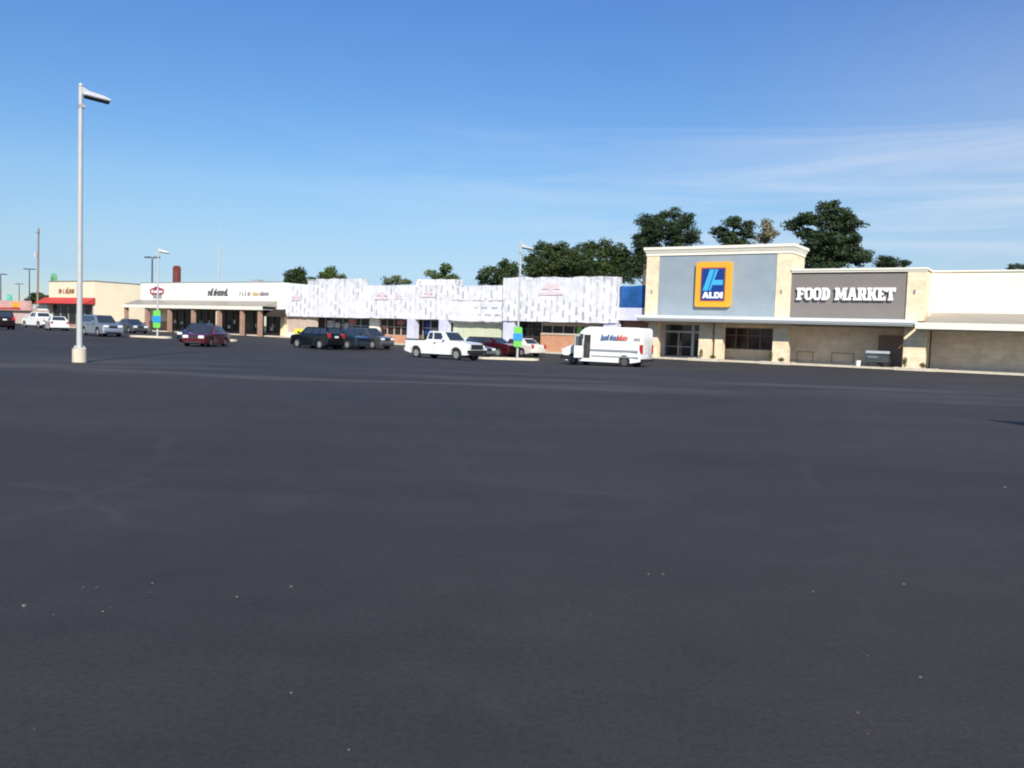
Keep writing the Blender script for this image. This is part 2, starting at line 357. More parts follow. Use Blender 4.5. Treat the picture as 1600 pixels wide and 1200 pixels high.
def glyph(ch, x, z, h, w, y, t, mt, parent):
    """one letter standing on plane y, facing -Y, thickness t"""
    cu = bpy.data.curves.new('letter', 'CURVE'); cu.dimensions = '2D'; cu.fill_mode = 'BOTH'; cu.extrude = t / 2
    for loop in GL[ch][1]:
        sp = cu.splines.new('POLY'); sp.points.add(len(loop) - 1); sp.use_cyclic_u = True
        for p, (a, c) in zip(sp.points, loop): p.co = (a * w, c * h / 10, 0, 1)
    tmp = bpy.data.objects.new('tmp', cu); C.objects.link(tmp)
    me = bpy.data.meshes.new_from_object(tmp.evaluated_get(bpy.context.evaluated_depsgraph_get()))
    bpy.data.objects.remove(tmp); bpy.data.curves.remove(cu)
    off = root_of(parent).location
    for v in me.vertices: v.co = Vector((x + v.co.x, y - t / 2 - v.co.z, z + v.co.y)) - off
    me.name = 'letter'; me.materials.clear(); me.materials.append(mt)
    o = bpy.data.objects.new('letter', me); C.objects.link(o); o.parent = parent
    return o
def scribble(x0, x1, z0, z1, y, rnd, script=True, sgn=-1, bold=.16):
    """illegible lettering: a run of small raised strokes in the right mass and colour"""
    q = MB(); x = x0; h = z1 - z0; t = .04
    while x < x1 - h * .2:
        w = h * rnd.uniform(.32, .5); top = z1 if rnd.random() < .3 else z0 + h * .72; k = bold * h
        s = .12 * h if script else 0
        y0, y1 = (y + sgn * t, y)
        q.prism([(x, z0), (x + k, z0), (x + k + s, top), (x + s, top)], y0, y1, 'y')
        zz = rnd.choice([z0, z0 + h * .3, top - k])
        q.box(x + k + s * .6 + .005, x + w - .005, min(y0, y1), max(y0, y1), zz, zz + k)
        if rnd.random() < .7:
            q.prism([(x + w, z0), (x + w + k, z0), (x + w + k + s, z0 + h * .7), (x + w + s, z0 + h * .7)], y0, y1, 'y')
        x += w + k + .09 * h
    return q

# ------------------------------------------------------------------ the food store
S = thing('food_store', 'cream stone food store with tall blue grey tower and white canopy', 'shop', (-20, 68, 0))
q = MB().box(-30.96, -18.95, 67.06, 70.5, 3.0, 8.6); q.build('tower_wall', A['stone'], S)
box('siding_panel', A['siding'], S, -29.83, -20.1, 67.0, 67.055, 3.5, 8.55)
for x0, x1 in ((-30.98, -29.86), (-20.07, -18.93)):
    box('corner_pier', A['stone'], S, x0, x1, 66.96, 67.058, 3.5, 8.55)
cn = MB()
for z0, z1, p0, p1 in ((8.5, 8.72, .05, .05), (8.72, 8.98, .08, .2), (8.98, 9.2, .24, .24)):
    vs = []
    for z, p in ((z0, p0), (z1, p1)): vs += [(-30.98 - p, 66.96 - p, z), (-18.93 + p, 66.96 - p, z), (-18.93 + p, 70.52 + p, z), (-30.98 - p, 70.52 + p, z)]
    cn.add(vs, [(3, 2, 1, 0), (4, 5, 6, 7), (0, 1, 5, 4), (1, 2, 6, 5), (2, 3, 7, 6), (3, 0, 4, 7)])
cn.build('cornice', A['white'], S)
# low wing
box('wing_wall', A['taupe'], S, -18.94, -10.72, 67.08, 70.5, 3.0, 7.12)
box('wing_pier', A['stone'], S, -10.74, -9.55, 66.97, 70.49, 3.5, 7.06)
w = MB().box(-18.92, -9.45, 66.85, 70.6, 7.13, 7.27).box(-18.92, -9.5, 66.92, 67.07, 7.0, 7.125); w.build('wing_cornice', A['white'], S)
box('roof', A['soffit'], S, -30.9, -9.3, 70.52, 95, -.2, 6.3)
# canopy
cp = MB().box(-30.98, -9.9, 65.3, 66.95, 3.2, 3.5).box(-31.02, -9.86, 65.22, 65.3, 3.3, 3.54); cp.build('canopy', A['canopy'], S)
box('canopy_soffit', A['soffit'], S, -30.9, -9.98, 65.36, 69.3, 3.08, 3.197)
# piers under the canopy
for x0, x1 in ((-30.6, -29.7), (-26.1, -25.0), (-24.75, -24.1), (-20.1, -18.9), (-10.75, -9.3)):
    MB().box(x0, x1, 66.95, 67.55, -.2, 3.075).build('pier', A['stone'], S)
# shaded back wall with door and window openings
bw = MB()
for x0, x1, z0, z1 in ((-31, -30.2, -.2, 3.07), (-30.2, -26.75, 2.95, 3.07), (-26.75, -24.95, -.2, 3.07), (-24.95, -20.85, -.2, 1.0), (-24.95, -20.85, 2.76, 3.07), (-20.85, -9.4, -.2, 3.07)):
    bw.box(x0, x1, 69.45, 69.8, z0, z1)
bw.build('back_wall', A['stone_wall'], S)
d = MB().box(-30.2, -30.08, 69.5, 69.62, .13, 2.95).box(-26.87, -26.75, 69.5, 69.62, .13, 2.95).box(-27.75, -27.5, 69.5, 69.62, .13, 2.95)
d.box(-30.08, -27.75, 69.5, 69.62, 2.2, 2.36).box(-27.5, -26.87, 69.5, 69.62, 2.2, 2.36).box(-30.08, -26.87, 69.501, 69.621, 2.87, 2.95)
d.box(-28.95, -28.86, 69.5, 69.62, .13, 2.2).box(-30.08, -27.75, 69.5, 69.62, .13, .24).box(-27.5, -26.87, 69.5, 69.62, .13, .24)
d.box(-30.08, -28.95, 69.52, 69.6, 1.0, 1.05).box(-28.86, -27.75, 69.52, 69.6, 1.0, 1.05)
df = d.build('entrance_door', A['alu'], S)
for x0, x1, z0, z1 in ((-30.08, -28.95, .24, 2.2), (-28.86, -27.75, .24, 2.2), (-27.5, -26.87, .24, 2.2), (-30.08, -27.75, 2.36, 2.87), (-27.5, -26.87, 2.36, 2.87)):
    box('door_pane', A['glass'], df, x0, x1, 69.57, 69.59, z0, z1)
wf = MB()
for x in (-24.95, -23.95, -22.95, -21.93, -20.93): wf.box(x, x + .08, 69.52, 69.62, 1.0, 2.76)
for z in (1.0, 2.1, 2.69):
    for x in (-24.87, -23.87, -22.87, -21.85): wf.box(x, x + .92, 69.53, 69.61, z, z + .06)
wf = wf.build('shop_window', M('grey_brown_frame', (.17, .15, .14), .5, .1, 4), S)
box('window_pane', M('warm_shop_glass', (.05, .03, .026), .12, .7, 1.2, spec=.35), wf, -24.9, -20.9, 69.63, 69.65, 1.0, 2.75)
dr = box('service_door', M('dark_red_door', (.26, .17, .13), .6, .1, 2), S, -12.9, -11.2, 69.38, 69.445, .13, 2.45)
box('door_handle', A['alu'], dr, -12.7, -12.6, 69.33, 69.378, 1.1, 1.25)
for x in (-30.4, -19.6, -10.2):    # small wall lights on the piers
    MB().box(x - .05, x + .05, 66.88, 66.945, 5.45, 5.72).build('wall_light', A['soffit'], S)

# the square shop sign
G = thing('shop_sign', 'orange bordered blue box sign with pale blue letter emblem on the tower', 'sign', (-25, 66.98, 6.1))
X0, X1, Z0, Z1 = -26.5, -23.55, 4.32, 7.9
def rrect(x0, x1, z0, z1, r, n=4):
    o = []
    for cx, cz, a0 in ((x1 - r, z1 - r, 0), (x0 + r, z1 - r, 90), (x0 + r, z0 + r, 180), (x1 - r, z0 + r, 270)):
        o += [(cx + r * math.cos(R(a0 + 90 * i / n)), cz + r * math.sin(R(a0 + 90 * i / n))) for i in range(n + 1)]
    return o
MB().prism(rrect(X0, X1, Z0, Z1, .16), 66.68, 66.995, 'y').build('sign_cabinet', A['signorange'], G, smooth=30)
MB().prism(rrect(X0 + .44, X1 - .44, Z0 + .44, Z1 - .44, .05), 66.665, 66.679, 'y').build('red_line', A['signred'], G)
MB().prism(rrect(X0 + .53, X1 - .53, Z0 + .53, Z1 - .53, .04), 66.65, 66.664, 'y').build('sign_face', A['signblue'], G)
em = MB()
em.prism([(-25.86, 5.62), (-25.42, 5.62), (-24.92, 7.3), (-25.3, 7.3)], 66.63, 66.649, 'y')
em.prism([(-25.33, 5.62), (-25.2, 5.62), (-24.62, 7.3), (-24.83, 7.3)], 66.63, 66.649, 'y')
em.prism([(-25.04, 6.06), (-24.2, 6.06), (-24.2, 6.46), (-24.9, 6.46)], 66.63, 66.649, 'y')
em.build('emblem', A['signcyan'], G)
x = -25.86; wsc = 1.7 / (9.0 + 6.6 + 8.2 + 2.9)
for ch in 'aldi':
    glyph(ch, x, 5.0, .5, wsc, 66.649, .02, A['letter'], G); x += GL[ch][0] * wsc
# wing lettering
G = thing('shop_lettering', 'white slab letters reading FOOD MARKET on the taupe wall', 'sign', (-15, 67.07, 5.4))
x = -18.45; hh = .92
tot = sum(GL[c][0] if c != ' ' else 4.2 for c in 'FOOD MARKET'); wsc = 7.0 / tot
for ch in 'FOOD MARKET':
    if ch == ' ': x += 4.2 * wsc; continue
    glyph(ch, x, 4.93, hh, wsc, 67.0, .16, A['letter'], G); x += GL[ch][0] * wsc

# right-hand wing of the row, cream stucco over a sloped metal roof
W = thing('cream_shop_wing', 'long cream stucco shop wing with sloped brown roof strip, right of the food store', 'shop', (5, 69, 0))
box('upper_wall', A['white_stucco'], W, -9.54, 40, 69.0, 95, 3.0, 7.08)
box('coping', A['white'], W, -9.53, 40.1, 68.9, 69.3, 7.083, 7.2)
q = MB().prism([(65.5, 3.38), (68.99, 4.18), (68.99, 3.4)], -9.28, 40, 'x'); q.build('sloped_roof', A['roofmetal'], W)
box('fascia', A['white'], W, -9.84, 40, 65.42, 65.56, 2.92, 3.37)
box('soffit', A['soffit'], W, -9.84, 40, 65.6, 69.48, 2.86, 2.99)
box('back_wall', A['stone_wall'], W, -9.3, 40, 69.5, 69.8, -.2, 2.99)
for x in (1.5, 12, 22, 32): MB().box(x, x + 1.2, 66.6, 67.6, -.2, 2.855).build('pier', A['stone'], W)

# ------------------------------------------------------------------ the wrapped shops
B = thing('wrapped_shop_row', 'row of shops under renovation, facade covered in printed white building wrap', 'shop', (-54, 68, 0))
rnd = random.Random(3)
def wrap(x0, x1, z0, z1, y0, ragged=.0, label=None, y1=68.2, mt='wrap'):
    n = max(2, int((x1 - x0) / .45)); q = MB()
    X = [x0 + (x1 - x0) * i / n for i in range(n + 1)]
    top = [z1 + (rnd.uniform(-ragged, ragged) if 0 < i < n else 0) for i in range(n + 1)]
    bot = [z0 + rnd.uniform(-.03, .03) for i in range(n + 1)]
    dy = [rnd.uniform(-.025, .025) for i in range(n + 1)]
    K = 6; base = len(q.v)
    for i in range(n + 1):
        for k in range(K):
            z = bot[i] + (top[i] - bot[i]) * k / (K - 1); q.v.append(Vector((X[i], y0 + dy[i] + rnd.uniform(-.02, .02), z)))
        q.v.append(Vector((X[i], y1, top[i]))); q.v.append(Vector((X[i], y1, bot[i])))
    m_ = K + 2
    for i in range(n):
        a, c = i * m_, (i + 1) * m_
        for k in range(m_): q.f.append((a + k, c + k, c + (k + 1) % m_, a + (k + 1) % m_))
    q.f.append(tuple(range(m_))); q.f.append(tuple(n * m_ + k for k in range(m_)))
    o = q.build('wrap_panel', A[mt], B, smooth=30)
    if label: o['label'] = label
    return o
wrap(-76.4, -70.45, 2.75, 6.15, 67.5, .02)
wrap(-70.42, -63.62, 2.75, 6.88, 67.3, .06, 'tall raised wrap panel with ragged top edge')
wrap(-63.6, -57.36, 2.78, 6.18, 67.52, .03)
wrap(-57.34, -51.85, 2.78, 6.2, 67.45, .03)
wrap(-57.0, -52.15, 6.22, 6.82, 68.25, .05, 'open raised frame with loose wrap along the top', 69.6)
wrap(-51.83, -45.67, 4.72, 6.15, 67.52, .03)
wrap(-51.83, -45.67, 2.68, 4.70, 67.56, .0, 'lower wrap sheet printed in sideways rows', 68.2, 'wraph')
wrap(-45.65, -33.82, 2.82, 6.84, 67.25, .07, 'widest wrap panel with torn top edge')
for x0, x1 in ((-57.38, -56.4), (-53.3, -52.3), (-45.62, -44.4), (-35.05, -33.7)):
    box('pillar', A['wrapp'], B, x0, x1, 67.4, 68.1, -.2, 2.8)
    
# faint red prints on the wrap
faint = M('faint_red_print', (.72, .60, .61), .5, .08, 3)
for x, z, w_, y in ((-73.6, 4.85, 1.5, 67.44), (-60.9, 5.1, 2.0, 67.46), (-54.7, 5.3, 1.7, 67.39), (-40.4, 5.75, 2.6, 67.19), (-58.6, 5.0, 1.3, 67.46)):
    a_, h_ = w_ / 2, w_ * .2; q = MB().prism([(x - a_, z - h_), (x + a_, z - h_), (x + a_, z - h_ * .5), (x + a_ * .2, z - h_ * .45), (x + a_ * .2, z), (x + a_ * .75, z), (x + a_ * .6, z + h_ * .7), (x + a_ * .2, z + h_), (x - a_ * .2, z + h_), (x - a_ * .6, z + h_ * .7), (x - a_ * .75, z), (x - a_ * .2, z), (x - a_ * .2, z - h_ * .45), (x - a_, z - h_ * .5)], y - .004, y, 'y')
    q.build('red_print', faint, B)
box('roof', A['soffit'], B, -76.3, -33.9, 69.7, 94, -.2, 5.7)
def back(x0, x1, z0, z1, mt, name='back_wall', y=69.0, th=.2): return box(name, mt, B, x0, x1, y, y + th, z0, z1)
# bay one: beige boards behind a tan pilaster
box('pilaster', A['stone'], B, -76.2, -75.5, 67.5, 68.8, -.2, 2.74)
for i in range(3): box('board', A['beige'], B, -75.48 + i * 1.62, -73.88 + i * 1.62, 67.9, 67.95, .95, 2.72)
box('sill_wall', A['white_stucco'], B, -75.48, -70.5, 67.85, 68.2, -.2, .94)
# bays two to four: shop windows
def shopwin(x0, x1, z0, z1, nx_, posters=(), mid=None, y=68.7, g='shopglass', frame='alu'):
    fr = MB(); t = .07; w_ = (x1 - x0) / nx_
    for i in range(nx_ + 1): fr.box(x0 + i * w_ - t / 2, x0 + i * w_ + t / 2, y, y + .1, z0, z1)
    for z in [z0, z1 - t] + ([mid] if mid else []):
        for i in range(nx_): fr.box(x0 + i * w_ + t / 2, x0 + (i + 1) * w_ - t / 2, y + .005, y + .095, z, z + t)
    f_ = fr.build('shop_window', A[frame], B)
    box('window_pane', A[g], f_, x0, x1, y + .11, y + .13, z0, z1)
    for (px0, px1, pz0, pz1, mt) in posters: box('poster', A[mt], f_, px0, px1, y + .098, y + .109, pz0, pz1)
shopwin(-70.3, -63.65, .5, 2.74, 5, ((-66.9, -65.8, 2.0, 2.65, 'pinkposter'), (-70.1, -69.2, 1.3, 2.4, 'poster'), (-68.9, -68.2, 1.5, 2.2, 'poster'), (-67.5, -66.9, 1.3, 2.2, 'poster')), 1.9)
box('sill_wall', A['orange_brick'], B, -70.4, -63.62, 68.6, 68.95, -.2, .49)
box('door_frame', A['white'], B, -63.6, -62.2, 68.55, 68.68, -.1, 2.76)
shopwin(-62.15, -57.42, 1.05, 2.77, 5, ((-59.9, -58.9, 2.15, 2.6, 'pinkposter'), (-61.9, -61.4, 1.7, 2.1, 'pinkposter'), (-58.2, -57.6, 1.6, 1.8, 'poster')), 1.9, frame='beige')
box('sill_wall', A['orange_brick'], B, -62.15, -57.4, 68.6, 68.95, -.2, 1.04)
shopwin(-56.38, -53.32, .6, 2.77, 3, ((-56.2, -55.4, 1.3, 2.6, 'signblue'), (-55.2, -54.5, 1.0, 1.8, 'poster')), 1.9)
box('sill_wall', A['beige'], B, -56.38, -53.32, 68.6, 68.95, -.2, .59)
# bay five: pale green boards
for i in range(5): box('board', A['board'], B, -52.2 + i * 1.31, -50.92 + i * 1.31, 68.3, 68.36, .95, 2.5)
box('sill_wall', A['orange_brick'], B, -52.28, -45.65, 68.25, 68.6, -.2, .94)
box('lintel', A['wrap'], B, -52.28, -45.65, 68.1, 68.4, 2.52, 2.66)
# bay six: dark doors, ribbon window over orange brick
fr = MB().box(-44.35, -44.25, 68.7, 68.8, 0, 2.8).box(-43.2, -43.1, 68.7, 68.8, 0, 2.8).box(-42.1, -42.0, 68.7, 68.8, 0, 2.8).box(-44.25, -43.2, 68.71, 68.79, 2.1, 2.2).box(-43.1, -42.1, 68.71, 68.79, 2.1, 2.2)
f_ = fr.build('shop_door', A['darkframe'], B); box('door_pane', A['shopglass'], f_, -44.3, -42.05, 68.81, 68.83, 0, 2.8)
shopwin(-41.95, -35.1, 1.75, 2.55, 6, ((-38.3, -37.75, 1.8, 2.45, 'green'), (-36.6, -36.0, 1.8, 2.45, 'green')), None, 68.4, 'shopglass', 'beige')
box('sill_wall', A['orange_brick'], B, -42, -35.06, 68.3, 68.7, -.2, 1.66)
box('window_sill', A['concrete'], B, -42, -35.06, 68.22, 68.72, 1.665, 1.745)
box('window_head', A['beige'], B, -42, -35.06, 68.35, 68.7, 2.56, 2.81)
back(-76, -33.8, -.2, 2.9, A['brown_brick'], 'back_wall', 69.3)
# link bay under the blue tarp
L = thing('link_bay', 'narrow brick link bay between wrapped shops and tower', 'shop', (-32.4, 68, 0))
box('brick_wall', A['brown_brick'], L, -33.68, -31.0, 68.4, 69, -.2, 3.1)
box('wrap_band', A['wrapp'], L, -33.8, -31.02, 67.7, 68.3, 3.12, 4.2)
box('upper_wall', A['wrap'], L, -33.78, -31.02, 68.0, 69, 4.21, 6.0)
q = MB(); n = 10
for i in range(n + 1):
    for k in range(7):
        q.v.append(Vector((-33.82 + 2.8 * i / n, 67.86 + rnd.uniform(-.07, .04), 4.1 + 2.0 * k / 6 + (rnd.uniform(-.05, .03) if k in (0, 6) else 0))))
for i in range(n):
    for k in range(6): a = i * 7 + k; q.f.append((a, a + 7, a + 8, a + 1))
o = q.build('tarpaulin', A['tarp'], None, smooth=60)
md = o.modifiers.new('thickness', 'SOLIDIFY'); md.thickness = .012
tag(o, 'bright blue tarpaulin hung over the link bay beside the tower', 'tarp')

# ------------------------------------------------------------------ the white shop block on the left
K = thing('white_shop_block', 'white shop block with brick columns and sloped canopy roof', 'shop', (-89, 67, .5))
box('upper_wall', M('bright_white_stucco', (.86, .84, .79), .8, .03, .5, bump=.1), K, -102.05, -76.0, 67, 92, 3.4, 6.55)
box('coping', A['soffit'], K, -102.1, -75.95, 66.94, 67.3, 6.553, 6.63)
q = MB().prism([(64.9, 3.72), (66.99, 4.42), (66.99, 3.75)], -102.6, -76.2, 'x'); q.build('sloped_roof', A['roofmetal'], K)
box('fascia', A['white'], K, -102.6, -76.3, 64.84, 64.98, 3.32, 3.715)
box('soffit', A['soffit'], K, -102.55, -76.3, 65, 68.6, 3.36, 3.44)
for x in (-102.4, -98.0, -93.4, -88.8, -84.0, -80.0, -77.0):
    MB().box(x - .2, x + .2, 65.05, 65.45, .2, 3.355).build('column', A['brick'], K)
box('brick_wainscot', A['brick'], K, -102.4, -98.3, 68.45, 68.8, .2, 1.75)
box('cream_wall', A['cream'], K, -102.4, -98.3, 68.5, 68.8, 1.755, 3.35)
def kwin(x0, x1, nx_, z0=.75, z1=3.3):
    fr = MB(); w_ = (x1 - x0) / nx_
    for i in range(nx_ + 1): fr.box(x0 + i * w_ - .05, x0 + i * w_ + .05, 68.5, 68.6, z0, z1)
    for z in (z0, 2.7, z1 - .08):
        for i in range(nx_): fr.box(x0 + i * w_ + .05, x0 + (i + 1) * w_ - .05, 68.505, 68.595, z, z + .08)
    f_ = fr.build('shop_window', A['darkframe'], K); box('window_pane', A['shopglass'], f_, x0, x1, 68.61, 68.63, z0, z1)
    return f_
for x0, x1, n_ in ((-98.2, -93.7, 3), (-93.2, -89.1, 3), (-88.5, -84.4, 3), (-83.7, -80.3, 2), (-79.7, -77.3, 2)):
    f_ = kwin(x0, x1, n_)
    for k in range(2):
        px = rnd.uniform(x0 + .3, x1 - .9); pz = rnd.uniform(1.0, 1.7)
        box('poster', A['poster'], f_, px, px + rnd.uniform(.35, .6), 68.596 - .004, 68.609, pz, pz + rnd.uniform(.3, .5))
box('sill_wall', A['brown_brick'], K, -98.3, -77.0, 68.64, 69, .2, .75)
# signs on the white parapet
sg = thing('maroon_sign', 'small maroon and grey emblem sign on the white parapet, leftmost', 'sign', (-98.5, 66.98, 5.4))
MB().prism([(-99.9, 5.3), (-99.4, 5.05), (-97.6, 5.05), (-97.1, 5.3), (-97.1, 5.75), (-97.9, 5.95), (-98.5, 6.15), (-99.1, 5.95), (-99.9, 5.75)], 66.86, 66.995, 'y').build('emblem', M('maroon_face', (.30, .035, .05), .5, .2, 2), sg)
q = scribble(-99.5, -97.4, 5.28, 5.7, 66.858, random.Random(4), False); q.build('lettering', A['letter'], sg)
MB().box(-99.3, -97.5, 66.88, 66.995, 4.65, 5.04).build('lower_panel', M('grey_sign_face', (.33, .31, .31), .5, .2, 3), sg)
sg = thing('dark_script_sign', 'dark script lettering on the white parapet, middle of three signs', 'sign', (-86.5, 66.98, 5.4))
scribble(-88.5, -84.6, 4.95, 5.85, 66.995, random.Random(11), bold=.24).build('lettering', M('charcoal_letters', (.06, .07, .07), .5, .1, 2), sg)
sg = thing('gold_script_sign', 'grey and gold lettering on the white parapet, right end', 'sign', (-80, 66.98, 5.4))
scribble(-82.7, -80.9, 5.0, 5.6, 66.995, random.Random(5), bold=.24).build('lettering', M('grey_letters', (.22, .22, .22), .5, .1, 2), sg)
scribble(-80.8, -79.3, 5.0, 5.55, 66.995, random.Random(6), bold=.24).build('lettering', M('gold_letters', (.50, .38, .16), .45, .1, 2), sg)
scribble(-79.2, -77.8, 5.0, 5.55, 66.995, random.Random(8), bold=.24).build('lettering', M('grey_letters', (.25, .25, .24), .5, .1, 2), sg)
# dome awning at its right end
aw = MB(); n = 12; pr = [(66.9 - 1.0 * math.sin(R(a)), 2.65 + .85 * math.cos(R(a))) for a in range(0, 91, 15)] + [(66.9, 2.65)]
aw.prism(pr, -77.5, -74.7, 'x')
o = aw.build('awning', M('dark_brown_awning', (.035, .022, .016), .8, .2, 3), None, smooth=40); tag(o, 'rounded dark brown awning at the right end of the white shop block', 'awning')
# roof clutter
for x, y, z0, w_, h_, lab in ((-94, 78, 6.55, 1.4, 1.1, 'grey rooftop air unit behind the white parapet, left'), (-81, 76, 6.55, 1.0, .9, 'small grey rooftop vent unit behind the white parapet, right')):
    t = thing('roof_unit', lab, 'roof unit', (x, y, z0), 0, 'roof units')
    box('housing', A['galv'], t, x, x + w_, y, y + 1, z0, z0 + h_); box('lid', A['soffit'], t, x - .1, x + w_ + .1, y - .1, y + 1.1, z0 + h_ + .003, z0 + h_ + .08)

# ------------------------------------------------------------------ the cream shop with a red awning, further left
K = thing('cream_awning_shop', 'cream shop with red awning and brown sign panel', 'shop', (-118, 70, .4))
box('wall', A['cream'], K, -124, -112.5, 67, 90, .2, 6.85)
box('coping', A['soffit'], K, -124.1, -112.4, 66.9, 90.1, 6.853, 6.95)
box('brick_base', A['brick'], K, -112.497, -112.42, 67.0, 90, .2, 1.5)
q = MB().prism([(65.3, 3.7), (66.99, 4.6), (66.99, 3.7)], -125, -112.4, 'x'); q.build('awning', A['red'], K)
fr = MB()
for i in range(6): fr.box(-122.8 + i * 2, -122.65 + i * 2, 66.85, 66.99, .5, 3.6)
f_ = fr.build('shop_window', A['alu'], K); box('window_pane', A['shopglass'], f_, -122.7, -112.75, 66.9, 66.95, .5, 3.6)
box('white_panel', A['white'], K, -125.6, -123.0, 66.2, 66.9, 2.7, 3.6)
box('sill_wall', A['brick'], K, -122.7, -112.6, 66.7, 66.84, .2, .9)
sg = thing('brown_sign', 'brown script sign on the cream wall above the red awning', 'sign', (-120, 66.9, 5.6))
scribble(-121.5, -117.4, 5.15, 6.05, 66.98, random.Random(21)).build('lettering', M('brown_letters', (.26, .12, .05), .6, .1, 2), sg)
# far pink shop
K = thing('pink_fascia_shop', 'low far shop with pale pink fascia at the left edge', 'shop', (-176, 86, .4))
box('wall', M('pale_pink_wall', (.55, .40, .36), .8, .1, 1), K, -196, -163.5, 85, 100, .2, 3.4)
box('fascia', M('pink_fascia', (.62, .36, .33), .7, .15, .6), K, -196, -163.3, 84.4, 84.98, 2.9, 4.7)
box('red_band', A['red'], K, -196, -166, 84.3, 84.395, 3.1, 3.4)
sg = thing('orange_sign', 'small orange panel sign on the far pink fascia', 'sign', (-167, 84, 3.9))
box('sign_face', A['signorange'], sg, -168.8, -166.4, 84.2, 84.39, 3.5, 4.4); box('sign_frame', A['white'], sg, -168.95, -166.25, 84.3, 84.395, 3.42, 3.498)

# ------------------------------------------------------------------ far signs, poles, antenna
def at(x, y, Y): return on_y(x, y, Y)
def pole_sign(name, lab, px, ytop, ybot, Y, wpx, mt, mt2, dome):
    c = at(px, ybot, Y); top = at(px, ytop, Y); q_ = ray(px, ytop); k = F / (Y / q_.y); w_ = wpx / k
    t = thing(name, lab, 'sign', (c.x, Y, gz(c.x, Y)))
    h0, h1 = c.z, top.z; g = gz(c.x, Y)
    MB().cyl((c.x, Y, g), (c.x, Y, h0 + .2), .22).build('pole', A['galv'], t)
    pts = [(c.x - w_ / 2, h0), (c.x + w_ / 2, h0)]
    r_ = w_ / 2
    if dome: pts += [(c.x + r_ * math.cos(R(a)), h1 - r_ * .6 + r_ * .6 * math.sin(R(a))) for a in range(0, 181, 20)]
    else: pts += [(c.x + w_ / 2, h1), (c.x - w_ / 2, h1)]
    MB().prism(pts, Y - .25, Y + .25, 'y').build('cabinet', mt, t)
    box('sign_panel', mt2, t, c.x - w_ * .32, c.x + w_ * .32, Y - .3, Y - .253, h0 + (h1 - h0) * .2, h0 + (h1 - h0) * .72)
    return t
pole_sign('domed_sign', 'dark red domed pylon sign rising behind the white shop block', 276, 415, 446, 100, 15, M('dark_red_sign', (.17, .04, .035), .6, .15, .8), M('brown_red_panel', (.20, .06, .05), .6, .3, 1), True)
pole_sign('green_pylon_sign', 'pale green domed pylon sign behind the cream awning shop', 84, 427, 449, 110, 14, M('pale_green_sign', (.18, .44, .24), .6, .1, 1), M('green_panel', (.10, .28, .13), .6, .2, 1), True)
pole_sign('teal_sign', 'small round teal sign above the far pink shop', 15, 460, 470, 105, 11, M('teal_sign', (.12, .50, .40), .6, .1, 1), M('teal_panel', (.2, .58, .48), .6, .1, 1), True)
def dark_lamp(px, ytop, Y, lab):
    c = at(px, ytop, Y); g = gz(c.x, Y)
    t = thing('dark_lamp_post', lab, 'lamp post', (c.x, Y, g), YAW, 'dark double headed lamp posts')
    h_ = c.z - g
    MB().cyl((0, 0, 0), (0, 0, h_), .16, .11).build('pole', A['darkpost'], t, local=True)
    for s_ in (-1, 1): MB().prism([(s_ * .15, h_ - .02), (s_ * 1.25, h_ - .02), (s_ * 1.2, h_ + .16), (s_ * .3, h_ + .22)], -.28, .28, 'y').build('lamp_head', A['darkpost'], t, local=True)
dark_lamp(1, 429, 92, 'dark double headed lamp post at the left edge of the picture')
dark_lamp(46, 421, 100, 'dark double headed lamp post beside the tall wooden utility pole')
dark_lamp(30, 444, 140, 'farthest small dark lamp post above the pink shop')
dark_lamp(238, 403, 85, 'dark double headed lamp post behind the white shop block')
c = at(60, 357, 95); g = gz(c.x, 95)
t = thing('utility_pole', 'tall weathered wooden utility pole rising at far left', 'utility pole', (c.x, 95, g))
MB().cyl((c.x - .35, 95, g), (c.x + .1, 95, c.z), .24, .16).build('pole', A['wood'], t)
cz = at(60, 399, 95).z
MB().cyl((c.x - .62, 94.7, cz - .45), (c.x - .62, 94.7, cz + .45), .3).build('transformer', A['galv'], t)
MB().box(c.x - .7, c.x + .9, 94.75, 94.85, c.z - .9, c.z - .75).build('cross_arm', A['wood'], t)
c = at(343, 342, 170); g = gz(c.x, 170)
t = thing('antenna_mast', 'thin pale antenna mast far behind the white shop block', 'antenna', (c.x, 170, g))
MB().cyl((c.x, 170, g), (c.x, 170, at(343, 385, 170).z), .28, .2).build('mast', A['lampwhite'], t)
MB().cyl((c.x, 170, at(343, 385, 170).z), (c.x, 170, c.z), .1, .05).build('whip', A['lampwhite'], t)

